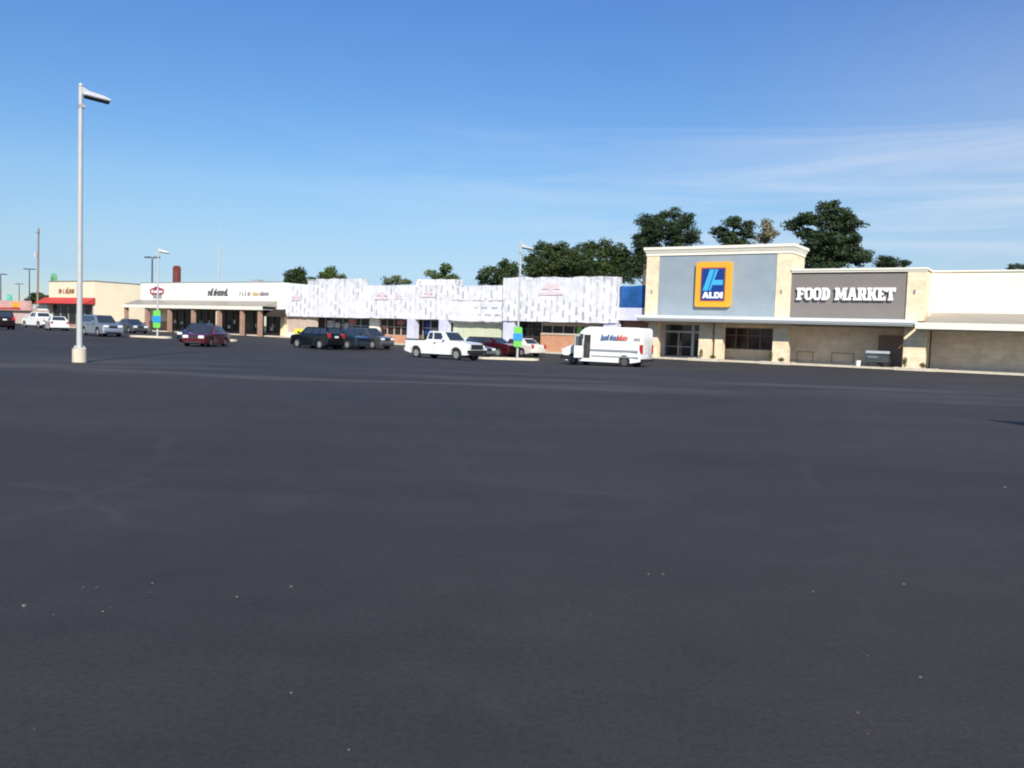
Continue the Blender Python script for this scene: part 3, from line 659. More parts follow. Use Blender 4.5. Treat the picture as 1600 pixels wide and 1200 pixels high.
# ------------------------------------------------------------------ white lamp posts
def lamp_post(p, h_, lab, ang, base_h=.62, base_r=.29, pr=.1, k=1.0):
    t = thing('lamp_post', lab, 'lamp post', p, ang, 'pale lamp posts')
    if base_h:
        q = MB().cyl((0, 0, -.1), (0, 0, base_h), base_r, base_r, 20); q.build('concrete_base', A['base'], t, local=True, smooth=40)
        q = MB().box(-.2, .2, -.2, .2, base_h + .002, base_h + .05)
        for sx in (-1, 1):
            for sy in (-1, 1): q.cyl((sx * .14, sy * .14, base_h + .052), (sx * .14, sy * .14, base_h + .12), .02, .02, 6)
        q.build('base_plate', A['galv'], t, local=True)
    MB().cyl((0, 0, base_h + .05), (0, 0, h_), pr, pr * .72, 16).build('pole', A['lampwhite'], t, local=True, smooth=40)
    MB().cyl((0, 0, h_), (0, 0, h_ + .1), pr * .9, pr * .5, 16).build('pole_cap', A['lampwhite'], t, local=True)
    MB().box(-.1 * k, .18 * k, -.09, .09, h_ - .78, h_ - .66).build('sensor', A['soffit'], t, local=True)
    MB().prism([(.05, h_ - .28), (.5 * k, h_ - .3), (.5 * k, h_ - .2), (.05, h_ - .02)], -.06, .06, 'y').build('arm', A['lampwhite'], t, local=True)
    hd = MB().prism([(.12 * k, h_ - .33), (1.22 * k, h_ - .42), (1.27 * k, h_ - .37), (.95 * k, h_ - .27), (.4 * k, h_ - .19)], -.24, .24, 'y').build('lamp_head', A['galv'], t, local=True, bevel=.015)
    MB().prism([(.16 * k, h_ - .375), (1.2 * k, h_ - .465), (1.2 * k, h_ - .425), (.16 * k, h_ - .34)], -.22, .22, 'y').build('lens_plate', A['black'], hd, local=True)
    return t
P = on_ground(124, 566)
lamp_post(P, 10.15, 'tall pale lamp post with single head on a round concrete base, nearest of all', R(66), base_h=.5, base_r=.25, pr=.105, k=.8)
SUN_AZ, SUN_EL = R(40), R(33)            # azimuth measured from the shop fronts' outward normal towards +X
tip = on_ground(1585, 662); sd = Vector((-math.sin(SUN_AZ), math.cos(SUN_AZ), 0))
bp_ = tip - sd * (9.9 / math.tan(SUN_EL)); bp_.z = 0
lamp_post(bp_, 10.35, 'pale lamp post outside the frame on the near right, only its shadow shows', R(30), pr=.115)
for px, py, ptop, lab, isl in ((246, 528, 388, 'pale lamp post with green and blue banner in front of the white shop block', 'a'), (808, 562, 381, 'pale lamp post with green and blue banner between pickup and delivery van', 'b')):
    p = on_ground(px, py); dep = (p - Vector((0, 0, EYE))).dot(FW); h_ = (py - ptop) * dep / F
    lamp_post(p, h_, lab, R(50), 0, .2, .085, .72)
    bw_ = .62
    G = thing('banner_sign', 'green banner with blue middle panel on the %s' % ('left lamp post island' if isl == 'a' else 'lamp post beside the white pickup'), 'sign', (p.x, p.y, p.z + (.95 if isl == 'b' else .85)), YAW, 'green and blue banner signs')
    hh = 1.5
    MB().prism(rrect(-bw_ / 2, bw_ / 2, 0, hh, .14), -.2, -.12, 'y').build('banner', A['green'], G, local=True)
    MB().prism(rrect(-bw_ / 2 - .05, bw_ / 2 + .05, .5, 1.02, .03), -.24, -.202, 'y').build('middle_panel', A['blue'], G, local=True)
    q = MB()
    for zz in (.2, 1.3): q.box(-.1, .1, -.118, .11, zz, zz + .06)
    q.build('bracket', A['galv'], G, local=True)
def island(c0, c1, w_, lab):
    c0, c1 = Vector(c0), Vector(c1); mid = (c0 + c1) / 2; d_ = (c1 - c0); Ln = d_.length; a = math.atan2(d_.y, d_.x)
    t = thing('kerb_island', lab, 'traffic island', (mid.x, mid.y, gz(mid.x, mid.y)), a, 'kerbed islands in the lot')
    r_ = w_ / 2; h2 = Ln / 2 - r_
    def cap(r): return [(h2 + r * math.cos(R(x)), r * math.sin(R(x))) for x in range(-90, 91, 15)] + [(-h2 + r * math.cos(R(x)), r * math.sin(R(x))) for x in range(90, 271, 15)]
    q = MB(); o_, i_ = cap(r_), cap(r_ - .16); n = len(o_)
    q.add([(x, y, z) for pts, z in ((o_, -.5), (o_, .15), (i_, .15), (i_, .05)) for x, y in pts], [(k * n + i, k * n + (i + 1) % n, (k + 1) * n + (i + 1) % n, (k + 1) * n + i) for k in range(3) for i in range(n)])
    q.build('kerb_ring', A['kerb'], t, local=True)
    q = MB(); q.add([(x, y, .1) for x, y in i_], [tuple(range(n))]); q.build('mulch_bed', A['soil'], t, local=True)
    return t
p = on_ground(798, 562); dv = RT0 * 2.5; island(p - dv, p + dv * .85, 1.3, 'narrow kerbed island holding the lamp post beside the pickup')
a_, b_ = on_ground(204, 526), on_ground(268, 529); island(a_, b_, 1.5, 'left kerbed island holding the lamp post with banner')
a_, b_ = on_ground(288, 530), on_ground(371, 533.5); island(a_, b_, 1.6, 'kerbed island behind the maroon sedan')

# ------------------------------------------------------------------ vehicles
VG = 'vehicles in the parking lot'
def bil(q, u, v): return (q[0] * (1 - u) + q[1] * u) * (1 - v) + (q[3] * (1 - u) + q[2] * u) * v
def wheel(t, x, y, r, w_, rimm):
    s_ = 1 if y > 0 else -1
    q = MB(); n = 22
    prof = [(r * .62, .5), (r * .93, .5), (r, .36), (r, -.36), (r * .93, -.5), (r * .62, -.5)]
    for a, k in prof: q.v += [Vector((x + a * math.cos(2 * math.pi * i / n), y + s_ * k * w_, r + a * math.sin(2 * math.pi * i / n))) for i in range(n)]
    m_ = len(prof)
    for j in range(m_):
        for i in range(n): q.f.append((j * n + i, j * n + (i + 1) % n, ((j + 1) % m_) * n + (i + 1) % n, ((j + 1) % m_) * n + i))
    wh = q.build('wheel', A['tyre'], t, local=True, smooth=40)
    q = MB(); yo = y + s_ * w_ * .42
    q.cyl((x, y + s_ * w_ * .25, r), (x, y + s_ * w_ * .36, r), r * .63, r * .63, n)
    for k in range(5):
        a = k * 2 * math.pi / 5 + .3; d_ = Vector((math.cos(a), 0, math.sin(a))); e_ = Vector((-math.sin(a), 0, math.cos(a)))
        c0 = Vector((x, y + s_ * w_ * .365, r)); q.slab(c0 + d_ * .05 - e_ * .07, c0 + d_ * .05 + e_ * .07, c0 + d_ * r * .6 + e_ * .06, c0 + d_ * r * .6 - e_ * .06, -s_ * .03)
    q.cyl((x, y + s_ * w_ * .36, r), (x, y + s_ * w_ * .46, r), r * .16, r * .13, 10)
    q.build('rim', A[rimm], wh, local=True)
def vehicle(name, lab, cat, sp, pm, p, head, rimm='rim'):
    """x forward, origin on the ground under the middle"""
    t = thing(name, lab, cat, (p[0], p[1], gz(p[0], p[1])), head, VG)
    L_, W_, H_, r = sp['L'], sp['W'], sp['H'], sp['r']; cl = sp.get('clear', .2)
    fx = L_ - sp['fo']; rx = fx - sp['wb']; X = lambda v: v - L_ / 2
    ra = r + sp.get('arch', .07)
    def arch(cx):
        a0 = math.asin(max(-1, min(1, (cl - r) / ra))); o = []
        for k in range(11):
            a = a0 + (math.pi - 2 * a0) * k / 10; o.append((cx + ra * math.cos(a), r + ra * math.sin(a), 2))
        return o
    top = sp['top']                   # from rear to front over the body: (x, z)
    prof = [(.06, cl + .12, 1), (.0, sp.get('bz', .52), 1)] + [(x, z, 0) for x, z in top] + [(L_ - .02, .62, 1), (L_, .46, 1), (L_ - .05, cl + .03, 1)] + arch(fx) + arch(rx)
    def ring(y, shrink):
        o = []
        for x, z, k in prof:
            xx, zz = x, z
            if shrink and k != 2:
                xx = min(max(x, .06), L_ - .08)
                if k == 0: zz = z - .07
            e = max(0, 1 - xx / (.16 * L_)) ** 2 * .08 + max(0, 1 - (L_ - xx) / (.2 * L_)) ** 2 * .15
            tp = max(0, zz - sp.get('tz', 9)) * sp.get('tk', 0)
            o.append(Vector((X(xx), y * (1 - e) * (1 - tp), zz)))
        return o
    q = MB(); n = len(prof)
    rings = [ring(-W_ / 2, 1), ring(-W_ / 2 + .09, 0), ring(W_ / 2 - .09, 0), ring(W_ / 2, 1)]
    for rr in rings: q.v += rr
    for k in range(3):
        for i in range(n): q.f.append((k * n + i, k * n + (i + 1) % n, (k + 1) * n + (i + 1) % n, (k + 1) * n + i))
    q.f.append(tuple(range(n))); q.f.append(tuple(range(4 * n - 1, 3 * n - 1, -1)))
    body = q.build('body', pm, t, local=True, smooth=28)
    # black underbody between the wheel arches
    MB().box(X(rx + ra + .02), X(fx - ra - .02), -W_ / 2 + .12, W_ / 2 - .12, cl - .05, cl + .06).build('underbody', A['black'], t, local=True)
    for cx in (fx, rx):
        for s_ in (-1, 1): wheel(t, X(cx), s_ * (W_ / 2 - .13), r, .22, rimm)
    if 'gh' in sp:
        rb, rt_, wt, cw = sp['gh']     # rear base, roof rear, windscreen top, cowl
        bz = sp['belt']; hb, ht = W_ / 2 - .09, W_ / 2 - sp.get('tum', .24)
        def corner(x, y, z): return Vector((X(x), y, z))
        base = [corner(rb, -hb, bz - .05), corner(cw, -hb, bz - .05), corner(cw, hb, bz - .05), corner(rb, hb, bz - .05)]
        roof = [corner(rt_, -ht, H_), corner(wt, -ht, H_), corner(wt, ht, H_), corner(rt_, ht, H_)]
        q = MB(); q.add(base + roof, [(3, 2, 1, 0), (4, 5, 6, 7), (0, 1, 5, 4), (1, 2, 6, 5), (2, 3, 7, 6), (3, 0, 4, 7)])
        q.build('roof', pm, t, local=True, smooth=50, bevel=.045, seg=3)
        def pane(nm, quad, u0, u1, v0, v1):
            pts = [bil(quad, u, v) for u, v in ((u0, v0), (u1, v0), (u1, v1), (u0, v1))]
            nn = (pts[1] - pts[0]).cross(pts[3] - pts[0]).normalized(); cen = sum(pts, Vector()) / 4
            if nn.dot(cen - Vector((0, 0, (bz + H_) / 2))) < 0: nn = -nn
            pts = [p_ + nn * .006 for p_ in pts]
            if (pts[1] - pts[0]).cross(pts[3] - pts[0]).dot(nn) < 0: pts = pts[::-1]
            return MB().slab(*pts, .008).build(nm, A['carglass'], t, local=True)
        ql = [base[3], base[2], roof[2], roof[3]]; qr = [base[0], base[1], roof[1], roof[0]]
        for s_quad in (ql, qr):
            for u0, u1 in sp['win']: pane('side_window', s_quad, u0, u1, .2, .86)
        pane('windscreen', [base[1], base[2], roof[2], roof[1]], .07, .93, .12, .92)
        pane('rear_window', [base[0], base[3], roof[3], roof[0]], .1, .9, .25, .88)
    # lamps, grille, bumpers, plate, mirrors
    hz = sp['hz']
    for s_ in (-1, 1):
        yo, yi = s_ * (W_ / 2 - .19), s_ * (W_ / 2 - .56)
        MB().prism([(min(yo, yi), hz - .09), (max(yo, yi), hz - .09), (max(yo, yi), hz + .09), (min(yo, yi), hz + .09)], X(L_ - .17), X(L_ + .012), 'x').build('headlight', A['headlight'], t, local=True, bevel=.02)
        zt = sp.get('tailz', hz + .1); th = sp.get('tailh', .11)
        yo, yi = s_ * (W_ / 2 - .09), s_ * (W_ / 2 - .32)
        MB().box(X(-.012), X(.16), min(yo, yi), max(yo, yi), zt - th, zt + th).build('tail_light', A['tail'], t, local=True, bevel=.015)
        if 'gh' in sp or 'mir' in sp:
            mx_ = sp.get('mir', sp['gh'][3] - .35 if 'gh' in sp else 0); mz = sp.get('belt', 1.3) + .06; y0 = s_ * (W_ / 2 + .02)
            MB().box(X(mx_ - .09), X(mx_ + .09), min(y0, y0 + s_ * .17), max(y0, y0 + s_ * .17), mz, mz + sp.get('mh', .15)).build('mirror', pm if 'gh' in sp else A['black'], t, local=True, bevel=.03)
    MB().box(X(L_ - .1), X(L_ + .015), -W_ / 2 + .62, W_ / 2 - .62, hz - .13, hz + .06).build('grille', A['black'], t, local=True, bevel=.02)
    MB().box(X(L_ - .12), X(L_ + .018), -W_ / 2 + .35, W_ / 2 - .35, cl + .04, cl + .16).build('lower_intake', A['black'], t, local=True)
    MB().box(X(-.02), X(.04), -.17, .17, sp.get('pz', .72) - .07, sp.get('pz', .72) + .07).build('number_plate', A['plate'], t, local=True)
    if 'gh' in sp:
        for s_ in (-1, 1):
            for hx in sp.get('handles', (.42, .62)):
                y0 = s_ * (W_ / 2 - .004); MB().box(X(hx * L_ - .09), X(hx * L_ + .09), min(y0, y0 + s_ * .03), max(y0, y0 + s_ * .03), sp['belt'] - .16, sp['belt'] - .12).build('door_handle', A['black'], t, local=True)
    return t
SEDAN = dict(L=4.75, W=1.8, H=1.43, r=.32, wb=2.72, fo=.95, belt=.93, hz=.66, tailz=.8, pz=.78, gh=(.55, 1.3, 2.65, 3.5), win=((.22, .5), (.53, .86)),
             top=[(.03, .88), (.14, .95), (.6, .97), (2.0, .95), (3.45, .95), (4.2, .84), (4.58, .74)], tum=.3)
SUV = dict(L=4.7, W=1.88, H=1.74, r=.37, wb=2.75, fo=.92, belt=1.08, hz=.84, tailz=1.05, tailh=.16, pz=.95, clear=.24, gh=(.08, .38, 2.75, 3.55), win=((.05, .27), (.3, .56), (.59, .88)),
           top=[(.02, 1.0), (.08, 1.1), (2.0, 1.09), (3.5, 1.1), (4.3, 1.03), (4.6, .92)], tum=.27)
SMALLSUV = dict(SUV, L=4.5, W=1.82, H=1.68, wb=2.62)
PICKUP = dict(L=5.75, W=2.0, H=1.88, r=.39, wb=3.62, fo=.98, belt=1.26, hz=.92, tailz=1.0, tailh=.2, pz=.72, clear=.36, arch=.1, gh=(1.95, 2.1, 3.45, 4.1), win=((.08, .3), (.36, .8)),
              top=[(.03, 1.2), (.06, 1.27), (2.0, 1.27), (3.0, 1.26), (4.15, 1.26), (5.3, 1.2), (5.66, 1.05)], tum=.26, handles=(.5,))
VAN = dict(L=6.0, W=2.02, H=2.6, r=.36, wb=3.85, fo=.98, hz=.98, tailz=1.2, tailh=.3, pz=.75, clear=.27, tz=1.2, tk=.075, mir=4.75, belt=1.45, mh=.35,
           top=[(.02, 2.4), (.1, 2.56), (.35, 2.6), (3.9, 2.6), (4.25, 2.5), (4.5, 2.3), (4.98, 1.42), (5.62, 1.2), (5.94, .98)])
pw = paint('white', (.80, .80, .77)); 
# white pickup: nearest vehicle
fwp = on_ground(719, 564); rwp = on_ground(656, 560)
TX, TY = -36.3, 46.6
t = vehicle('pickup_truck', 'white extended cab pickup truck facing right', 'pickup truck', PICKUP, pw, (TX, TY), R(-4))
LL = PICKUP['L'] / 2
MB().box(.12 - LL, 1.85 - LL, -.85, .85, 1.272, 1.278).build('bed_black_sheet', A['black'], t, local=True)  # flat black sheet laid over the closed bed in place of its hollow
q = MB()
for s_ in (-1, 1):
    y0 = s_ * .93; q.box(.1 - LL, 1.9 - LL, min(y0, y0 + s_ * .05), max(y0, y0 + s_ * .05), 1.274, 1.33)
q.build('bed_rail', A['black'], t, local=True)
MB().box(LL - .06, LL + .1, -.92, .92, .5, .72).build('front_bumper', A['black'], t, local=True, bevel=.03)
MB().box(-LL - .12, -LL + .03, -.9, .9, .5, .7).build('rear_bumper', A['galv'], t, local=True, bevel=.03)
MB().box(LL - .03, LL + .03, -.62, .62, .78, 1.08).build('grille_surround', A['black'], t, local=True, bevel=.02)
# white delivery van, cab door open
VX, VY = -26.85, 52.2
t = vehicle('delivery_van', 'white high roof delivery van with blue and red lettering, cab door open', 'van', VAN, pw, (VX, VY), R(180), 'greyrim')
X_ = lambda v: v - 3.0
MB().slab((X_(4.54), -.78, 2.22), (X_(5.02), -.82, 1.52), (X_(5.02), .82, 1.52), (X_(4.54), .78, 2.22), .03).build('windscreen', A['carglass'], t, local=True)
yl = 1.0
def side(x0, x1, z0, z1, mt, nm, th=.02, yy=1.012):
    def yq(z): return yy * (1 - max(0, z - 1.2) * .075)
    q = MB(); q.add([(X_(x), yq(z) + d_, z) for d_ in (0, th) for x, z in ((x0, z0), (x1, z0), (x1, z1), (x0, z1))],
                    [(3, 2, 1, 0), (4, 5, 6, 7), (0, 1, 5, 4), (1, 2, 6, 5), (2, 3, 7, 6), (3, 0, 4, 7)]); return q.build(nm, mt, t, local=True)
side(3.72, 4.2, .5, 2.05, M('van_cab_dark', (.03, .03, .032), .8, .5, 4), 'dark_door_panel')  # flat dark panel on the body, the cab's inner shade put in as colour
side(3.76, 4.0, .75, 1.5, M('seat_fabric', (.055, .055, .06), .9, .3, 6), 'seat', .02, 1.034)
def wedge(pts, mt, nm):
    q = MB(); q.add([(X_(x), 1.012 * (1 - max(0, z - 1.2) * .075) + d_, z) for d_ in (0, .015) for x, z in pts], [tuple(range(len(pts) - 1, -1, -1)), tuple(range(len(pts), 2 * len(pts)))] + [(i, (i + 1) % len(pts), len(pts) + (i + 1) % len(pts), len(pts) + i) for i in range(len(pts))]); return q.build(nm, mt, t, local=True)
wedge([(4.28, 1.42), (4.92, 1.42), (4.5, 2.1), (4.28, 2.1)], A['carglass'], 'side_window')
dm = Matrix.Translation((X_(4.24), 1.03, 0)) @ Matrix.Rotation(R(-100), 4, 'Z')
q = MB().box(-.92, 0, -.03, .03, .5, 1.3); q.v = [dm @ v for v in q.v]; dd = q.build('cab_door', pw, t, local=True, bevel=.01)
q = MB().box(-.9, -.84, -.03, .03, 1.3, 2.0).box(-.14, -.05, -.03, .03, 1.3, 1.75).box(-.84, -.5, -.028, .028, 1.94, 2.0); q.v = [dm @ v for v in q.v]; q.build('window_frame', A['galv'], dd, local=True)
q = MB().add([(-.84, -.01, 1.3), (-.14, -.01, 1.3), (-.14, -.01, 1.72), (-.5, -.01, 1.94), (-.84, -.01, 1.94), (-.84, .01, 1.3), (-.14, .01, 1.3), (-.14, .01, 1.72), (-.5, .01, 1.94), (-.84, .01, 1.94)],
             [(4, 3, 2, 1, 0), (5, 6, 7, 8, 9), (0, 1, 6, 5), (1, 2, 7, 6), (2, 3, 8, 7), (3, 4, 9, 8), (4, 0, 5, 9)]); q.v = [dm @ v for v in q.v]; q.build('door_window', A['carglass'], dd, local=True)
side(.2, 3.7, 1.0, 1.12, M('grey_rub_strip', (.30, .31, .33), .6, .1, 4), 'rub_strip', .025)
side(.15, 3.6, .62, .7, A['soffit'], 'lower_strip', .02)
# lettering is seen from its left side (+y), so it runs towards -x (rear)
def van_text(x0, x1, z0, z1, mt, seed):
    q = scribble(x0, x1, z0, z1, 0, random.Random(seed), True, bold=.25)
    for v in q.v: v.x, v.y = (X_(0) - v.x) + 0, 1.012 * (1 - max(0, v.z - 1.2) * .075) + (-v.y) * .5 + .002
    for v in q.v: pass
    return q.build('lettering', mt, t, local=True)
van_text(-2.95, -1.8, 1.74, 2.1, M('blue_letters', (.06, .12, .27), .5, .15, 3), 31)
van_text(-1.76, -1.05, 1.74, 2.1, M('red_letters', (.60, .07, .07), .5, .1, 3), 32)
van_text(-.55, -.1, 1.78, 1.98, M('grey_van_letters', (.35, .34, .36), .5, .1, 3), 33)
MB().prism([(2.2, .3), (3.05, .34), (3.05, .66), (2.62, .68), (2.2, .5)], -.9, .9, 'y').build('front_bumper', A['black'], t, local=True, bevel=.02)
side(2.25 + 3, 2.95 + 3, .34, .62, A['black'], 'bumper_corner', .02, .955)
MB().box(-3.06, -2.98, -.95, .95, .42, .58).build('rear_bumper', A['black'], t, local=True, bevel=.02)

navy = paint('dark_blue', (.012, .02, .035), .3); blackp = paint('black', (.004, .005, .008), .1); greyp = paint('grey', (.12, .13, .14), .6, .35)
silver = paint('silver', (.34, .38, .44), .6, .32); maroon = paint('maroon', (.13, .008, .02), .35); dmar = paint('dark_maroon', (.07, .006, .012), .3)
vehicle('parked_suv', 'black suv with red tail lights facing away beside the dark blue car', 'suv', SMALLSUV, blackp, (-49.9, 47.9), R(177))
vehicle('parked_car', 'dark blue hatchback parked between black suv and grey suv', 'car', dict(SMALLSUV, H=1.58), paint('slate_blue', (.03, .05, .075), .5), (-50.3, 51.2), R(-2))
vehicle('parked_suv', 'grey suv with bright headlight at the right end of the dark row', 'suv', SUV, greyp, (-50.6, 54.4), R(-2))
p = on_ground(317, 542); vehicle('parked_car', 'shiny maroon sedan facing the camera before the brick columns', 'car', SEDAN, maroon, (p.x - 1.35, p.y + 1.3), R(-58))
vehicle('parked_car', 'dark blue sedan half hidden behind the maroon sedan', 'car', dict(SEDAN, H=1.5), navy, (-58.3, 43.4), R(-60))
p = on_ground(155, 526); vehicle('parked_suv', 'pale silver blue suv right of the tall lamp post', 'suv', SUV, silver, (p.x - 1.5, p.y + 1.1), R(-9))
vehicle('parked_car', 'grey sedan close behind the silver blue suv', 'car', SEDAN, greyp, (-81.6, 52.6), R(-12))
vehicle('parked_car', 'white sedan seen from behind, left of the tall lamp post', 'car', SEDAN, pw, (-87.0, 47.8), R(158))
vehicle('parked_suv', 'dark red brown suv seen from behind at the left edge', 'suv', SUV, paint('red_brown', (.020, .009, .013), .3), (-87.0, 42.4), R(161))
vehicle('pickup_truck', 'white pickup truck far left between red brown suv and white sedan', 'pickup truck', PICKUP, pw, (-103.0, 54.6), R(176))
vehicle('parked_car', 'silver grey sedan peeking out behind the front of the white pickup', 'car', SEDAN, paint('pale_silver', (.22, .26, .29), .6, .32), (-39.4, 53.2), R(-4))
vehicle('parked_car', 'dark maroon hatchback behind the lamp post with banner', 'car', dict(SMALLSUV, H=1.52), dmar, (-39.0, 56.1), R(-4))
vehicle('parked_car', 'white sedan seen from behind between lamp post and delivery van', 'car', dict(SEDAN, tailh=.16), paint('cream_white', (.78, .73, .62)), (-38.4, 59.0), R(168))

# ------------------------------------------------------------------ small things by the food store
t = thing('utility_cart', 'dark grey wheeled cart with pale top rail by the right pier', 'cart', (-12.6, 67.6, .13))
MB().box(-13.3, -11.75, 67.35, 68.2, .42, 1.0).build('tray', M('slate_plastic', (.045, .055, .06), .6, .2, 3), t, bevel=.03)
MB().box(-13.35, -11.7, 67.3, 67.42, 1.08, 1.28).build('top_rail', M('pale_rail', (.42, .45, .50), .5, .1, 5), t, bevel=.02)
MB().box(-13.2, -12.5, 67.3, 67.345, .75, .9).build('side_plate', M('plate_grey', (.16, .19, .20), .5, .1, 5), t)
q = MB()
for x in (-13.25, -11.8):
    for y in (67.4, 68.15): q.box(x - .03, x + .03, y - .03, y + .03, .13, 1.08)
q.build('frame', A['black'], t)
for x in (-13.1, -11.95): MB().cyl((x, 67.32, .28), (x, 67.28, .28), .15).build('wheel', A['tyre'], t)
t = thing('paint_bucket', 'small white bucket beside the dark cart', 'bucket', (-13.75, 67.0, .13))
q = MB().cyl((-13.75, 66.95, .13), (-13.75, 66.95, .5), .15, .18, 16); q.build('pail', A['letter'], t, smooth=40)
q = MB().cyl((-13.75, 66.95, .502), (-13.75, 66.95, .53), .19, .19, 16); q.build('lid', A['white'], t)
def rack(x0, x1, lab):
    t = thing('bike_rack', lab, 'bike rack', ((x0 + x1) / 2, 68.9, .13), 0, 'bike racks')
    z1 = 1.0
    q = MB().cyl((x0, 68.9, .13), (x0, 68.9, z1), .03).cyl((x1, 68.9, .13), (x1, 68.9, z1), .03).cyl((x0 - .03, 68.9, z1), (x1 + .03, 68.9, z1), .032); q.build('hoop', M('brown_steel', (.22, .17, .12), .6, .1, 4), t)
    MB().box(x0 - .1, x0 + .1, 68.8, 69.0, .128, .14).box(x1 - .1, x1 + .1, 68.8, 69.0, .128, .14).build('foot_plate', A['galv'], t)
rack(-16.1, -14.5, 'square hoop bike rack in front of the shaded stone wall, middle'); rack(-18.7, -17.5, 'square hoop bike rack in front of the shaded stone wall, next to the pier')
o = box('yellow_box', A['yellow'], None, -73.2, -72.0, 66.8, 67.4, gz(-72, 66) + .13, 1.4, bevel=.03); tag(o, 'yellow box standing behind the black suv by the wrapped shops', 'box')
# planter beds at the piers with small plants
def leaf_cloud(q, c, rad, n, size, rnd, flat=1.0):
    for i in range(n):
        d_ = Vector((rnd.gauss(0, 1), rnd.gauss(0, 1), rnd.gauss(0, 1))).normalized()
        rr = rnd.random() ** .45
        p = Vector((c[0] + d_.x * rad[0] * rr, c[1] + d_.y * rad[1] * rr, c[2] + d_.z * rad[2] * rr))
        nn = (d_ + Vector((rnd.uniform(-.9, .9), rnd.uniform(-.9, .9), rnd.uniform(-.5, .9)))).normalized()
        a = nn.orthogonal().normalized(); a = Matrix.Rotation(rnd.uniform(0, 6.28), 3, nn) @ a; b2 = nn.cross(a)
        s_ = size * rnd.uniform(.6, 1.35)
        q.add([p - a * s_, p - b2 * s_ * .55 * flat, p + a * s_, p + b2 * s_ * .55 * flat], [(0, 1, 2, 3)])
shrubm = leaf_mat('shrub_leaves', (.05, .06, .015), (.16, .15, .05))
for i, (x0, x1, plants) in enumerate(((-26.4, -23.9, ((-25.6, .75, 'thin upright shrub in the planter beside the entrance'), (-24.6, .3, 'low shrub in the planter beside the entrance'))),
                                      (-20.6, -18.3, ((-20.0, .85, 'narrow upright shrub at the tower corner pier'), (-19.2, .35, 'low shrub at the tower corner pier'))),
                                      (-11.1, -8.4, ((-10.5, .8, 'upright shrub at the right pier'), (-9.3, .4, 'low rounded shrub at the right pier'))))):
    t = thing('planter_bed', ('kerbed planter bed beside the entrance door', 'kerbed planter bed at the tower corner pier', 'kerbed planter bed at the right pier')[i], 'planter', ((x0 + x1) / 2, 66.2, 0), 0, 'kerbed planter beds')
    q = MB().box(x0, x1, 65.55, 65.7, -.2, .2).box(x0, x0 + .15, 65.7, 66.9, -.2, .2).box(x1 - .15, x1, 65.7, 66.9, -.2, .2); q.build('kerb', A['kerb'], t)
    box('soil', A['soil'], t, x0 + .15, x1 - .15, 65.7, 66.9, -.2, .17)
    for x, h_, lab in plants:
        rr = random.Random(int(x * 10)); q = MB(); leaf_cloud(q, (x, 66.3, .17 + h_ * .55), (.16 + .1 * (h_ < .5), .2, h_ * .5), 220, .05, rr)
        tr_ = thing('shrub', lab, 'shrub', (x, 66.3, .17), 0, 'shrubs in the planters'); q.build('foliage', shrubm, tr_); MB().cyl((x, 66.3, .15), (x, 66.3, .17 + h_ * .7), .02, .008, 6).build('stem', A['bark'], tr_)
# tuft on the far island
p = on_ground(335, 531); q = MB(); leaf_cloud(q, (p.x, p.y, p.z + .35), (1.1, .4, .3), 260, .1, random.Random(9)); o = q.build('shrub', leaf_mat('pale_shrub', (.12, .16, .06), (.28, .30, .16))); tag(o, 'low pale green shrub on the island behind the maroon sedan', 'shrub')

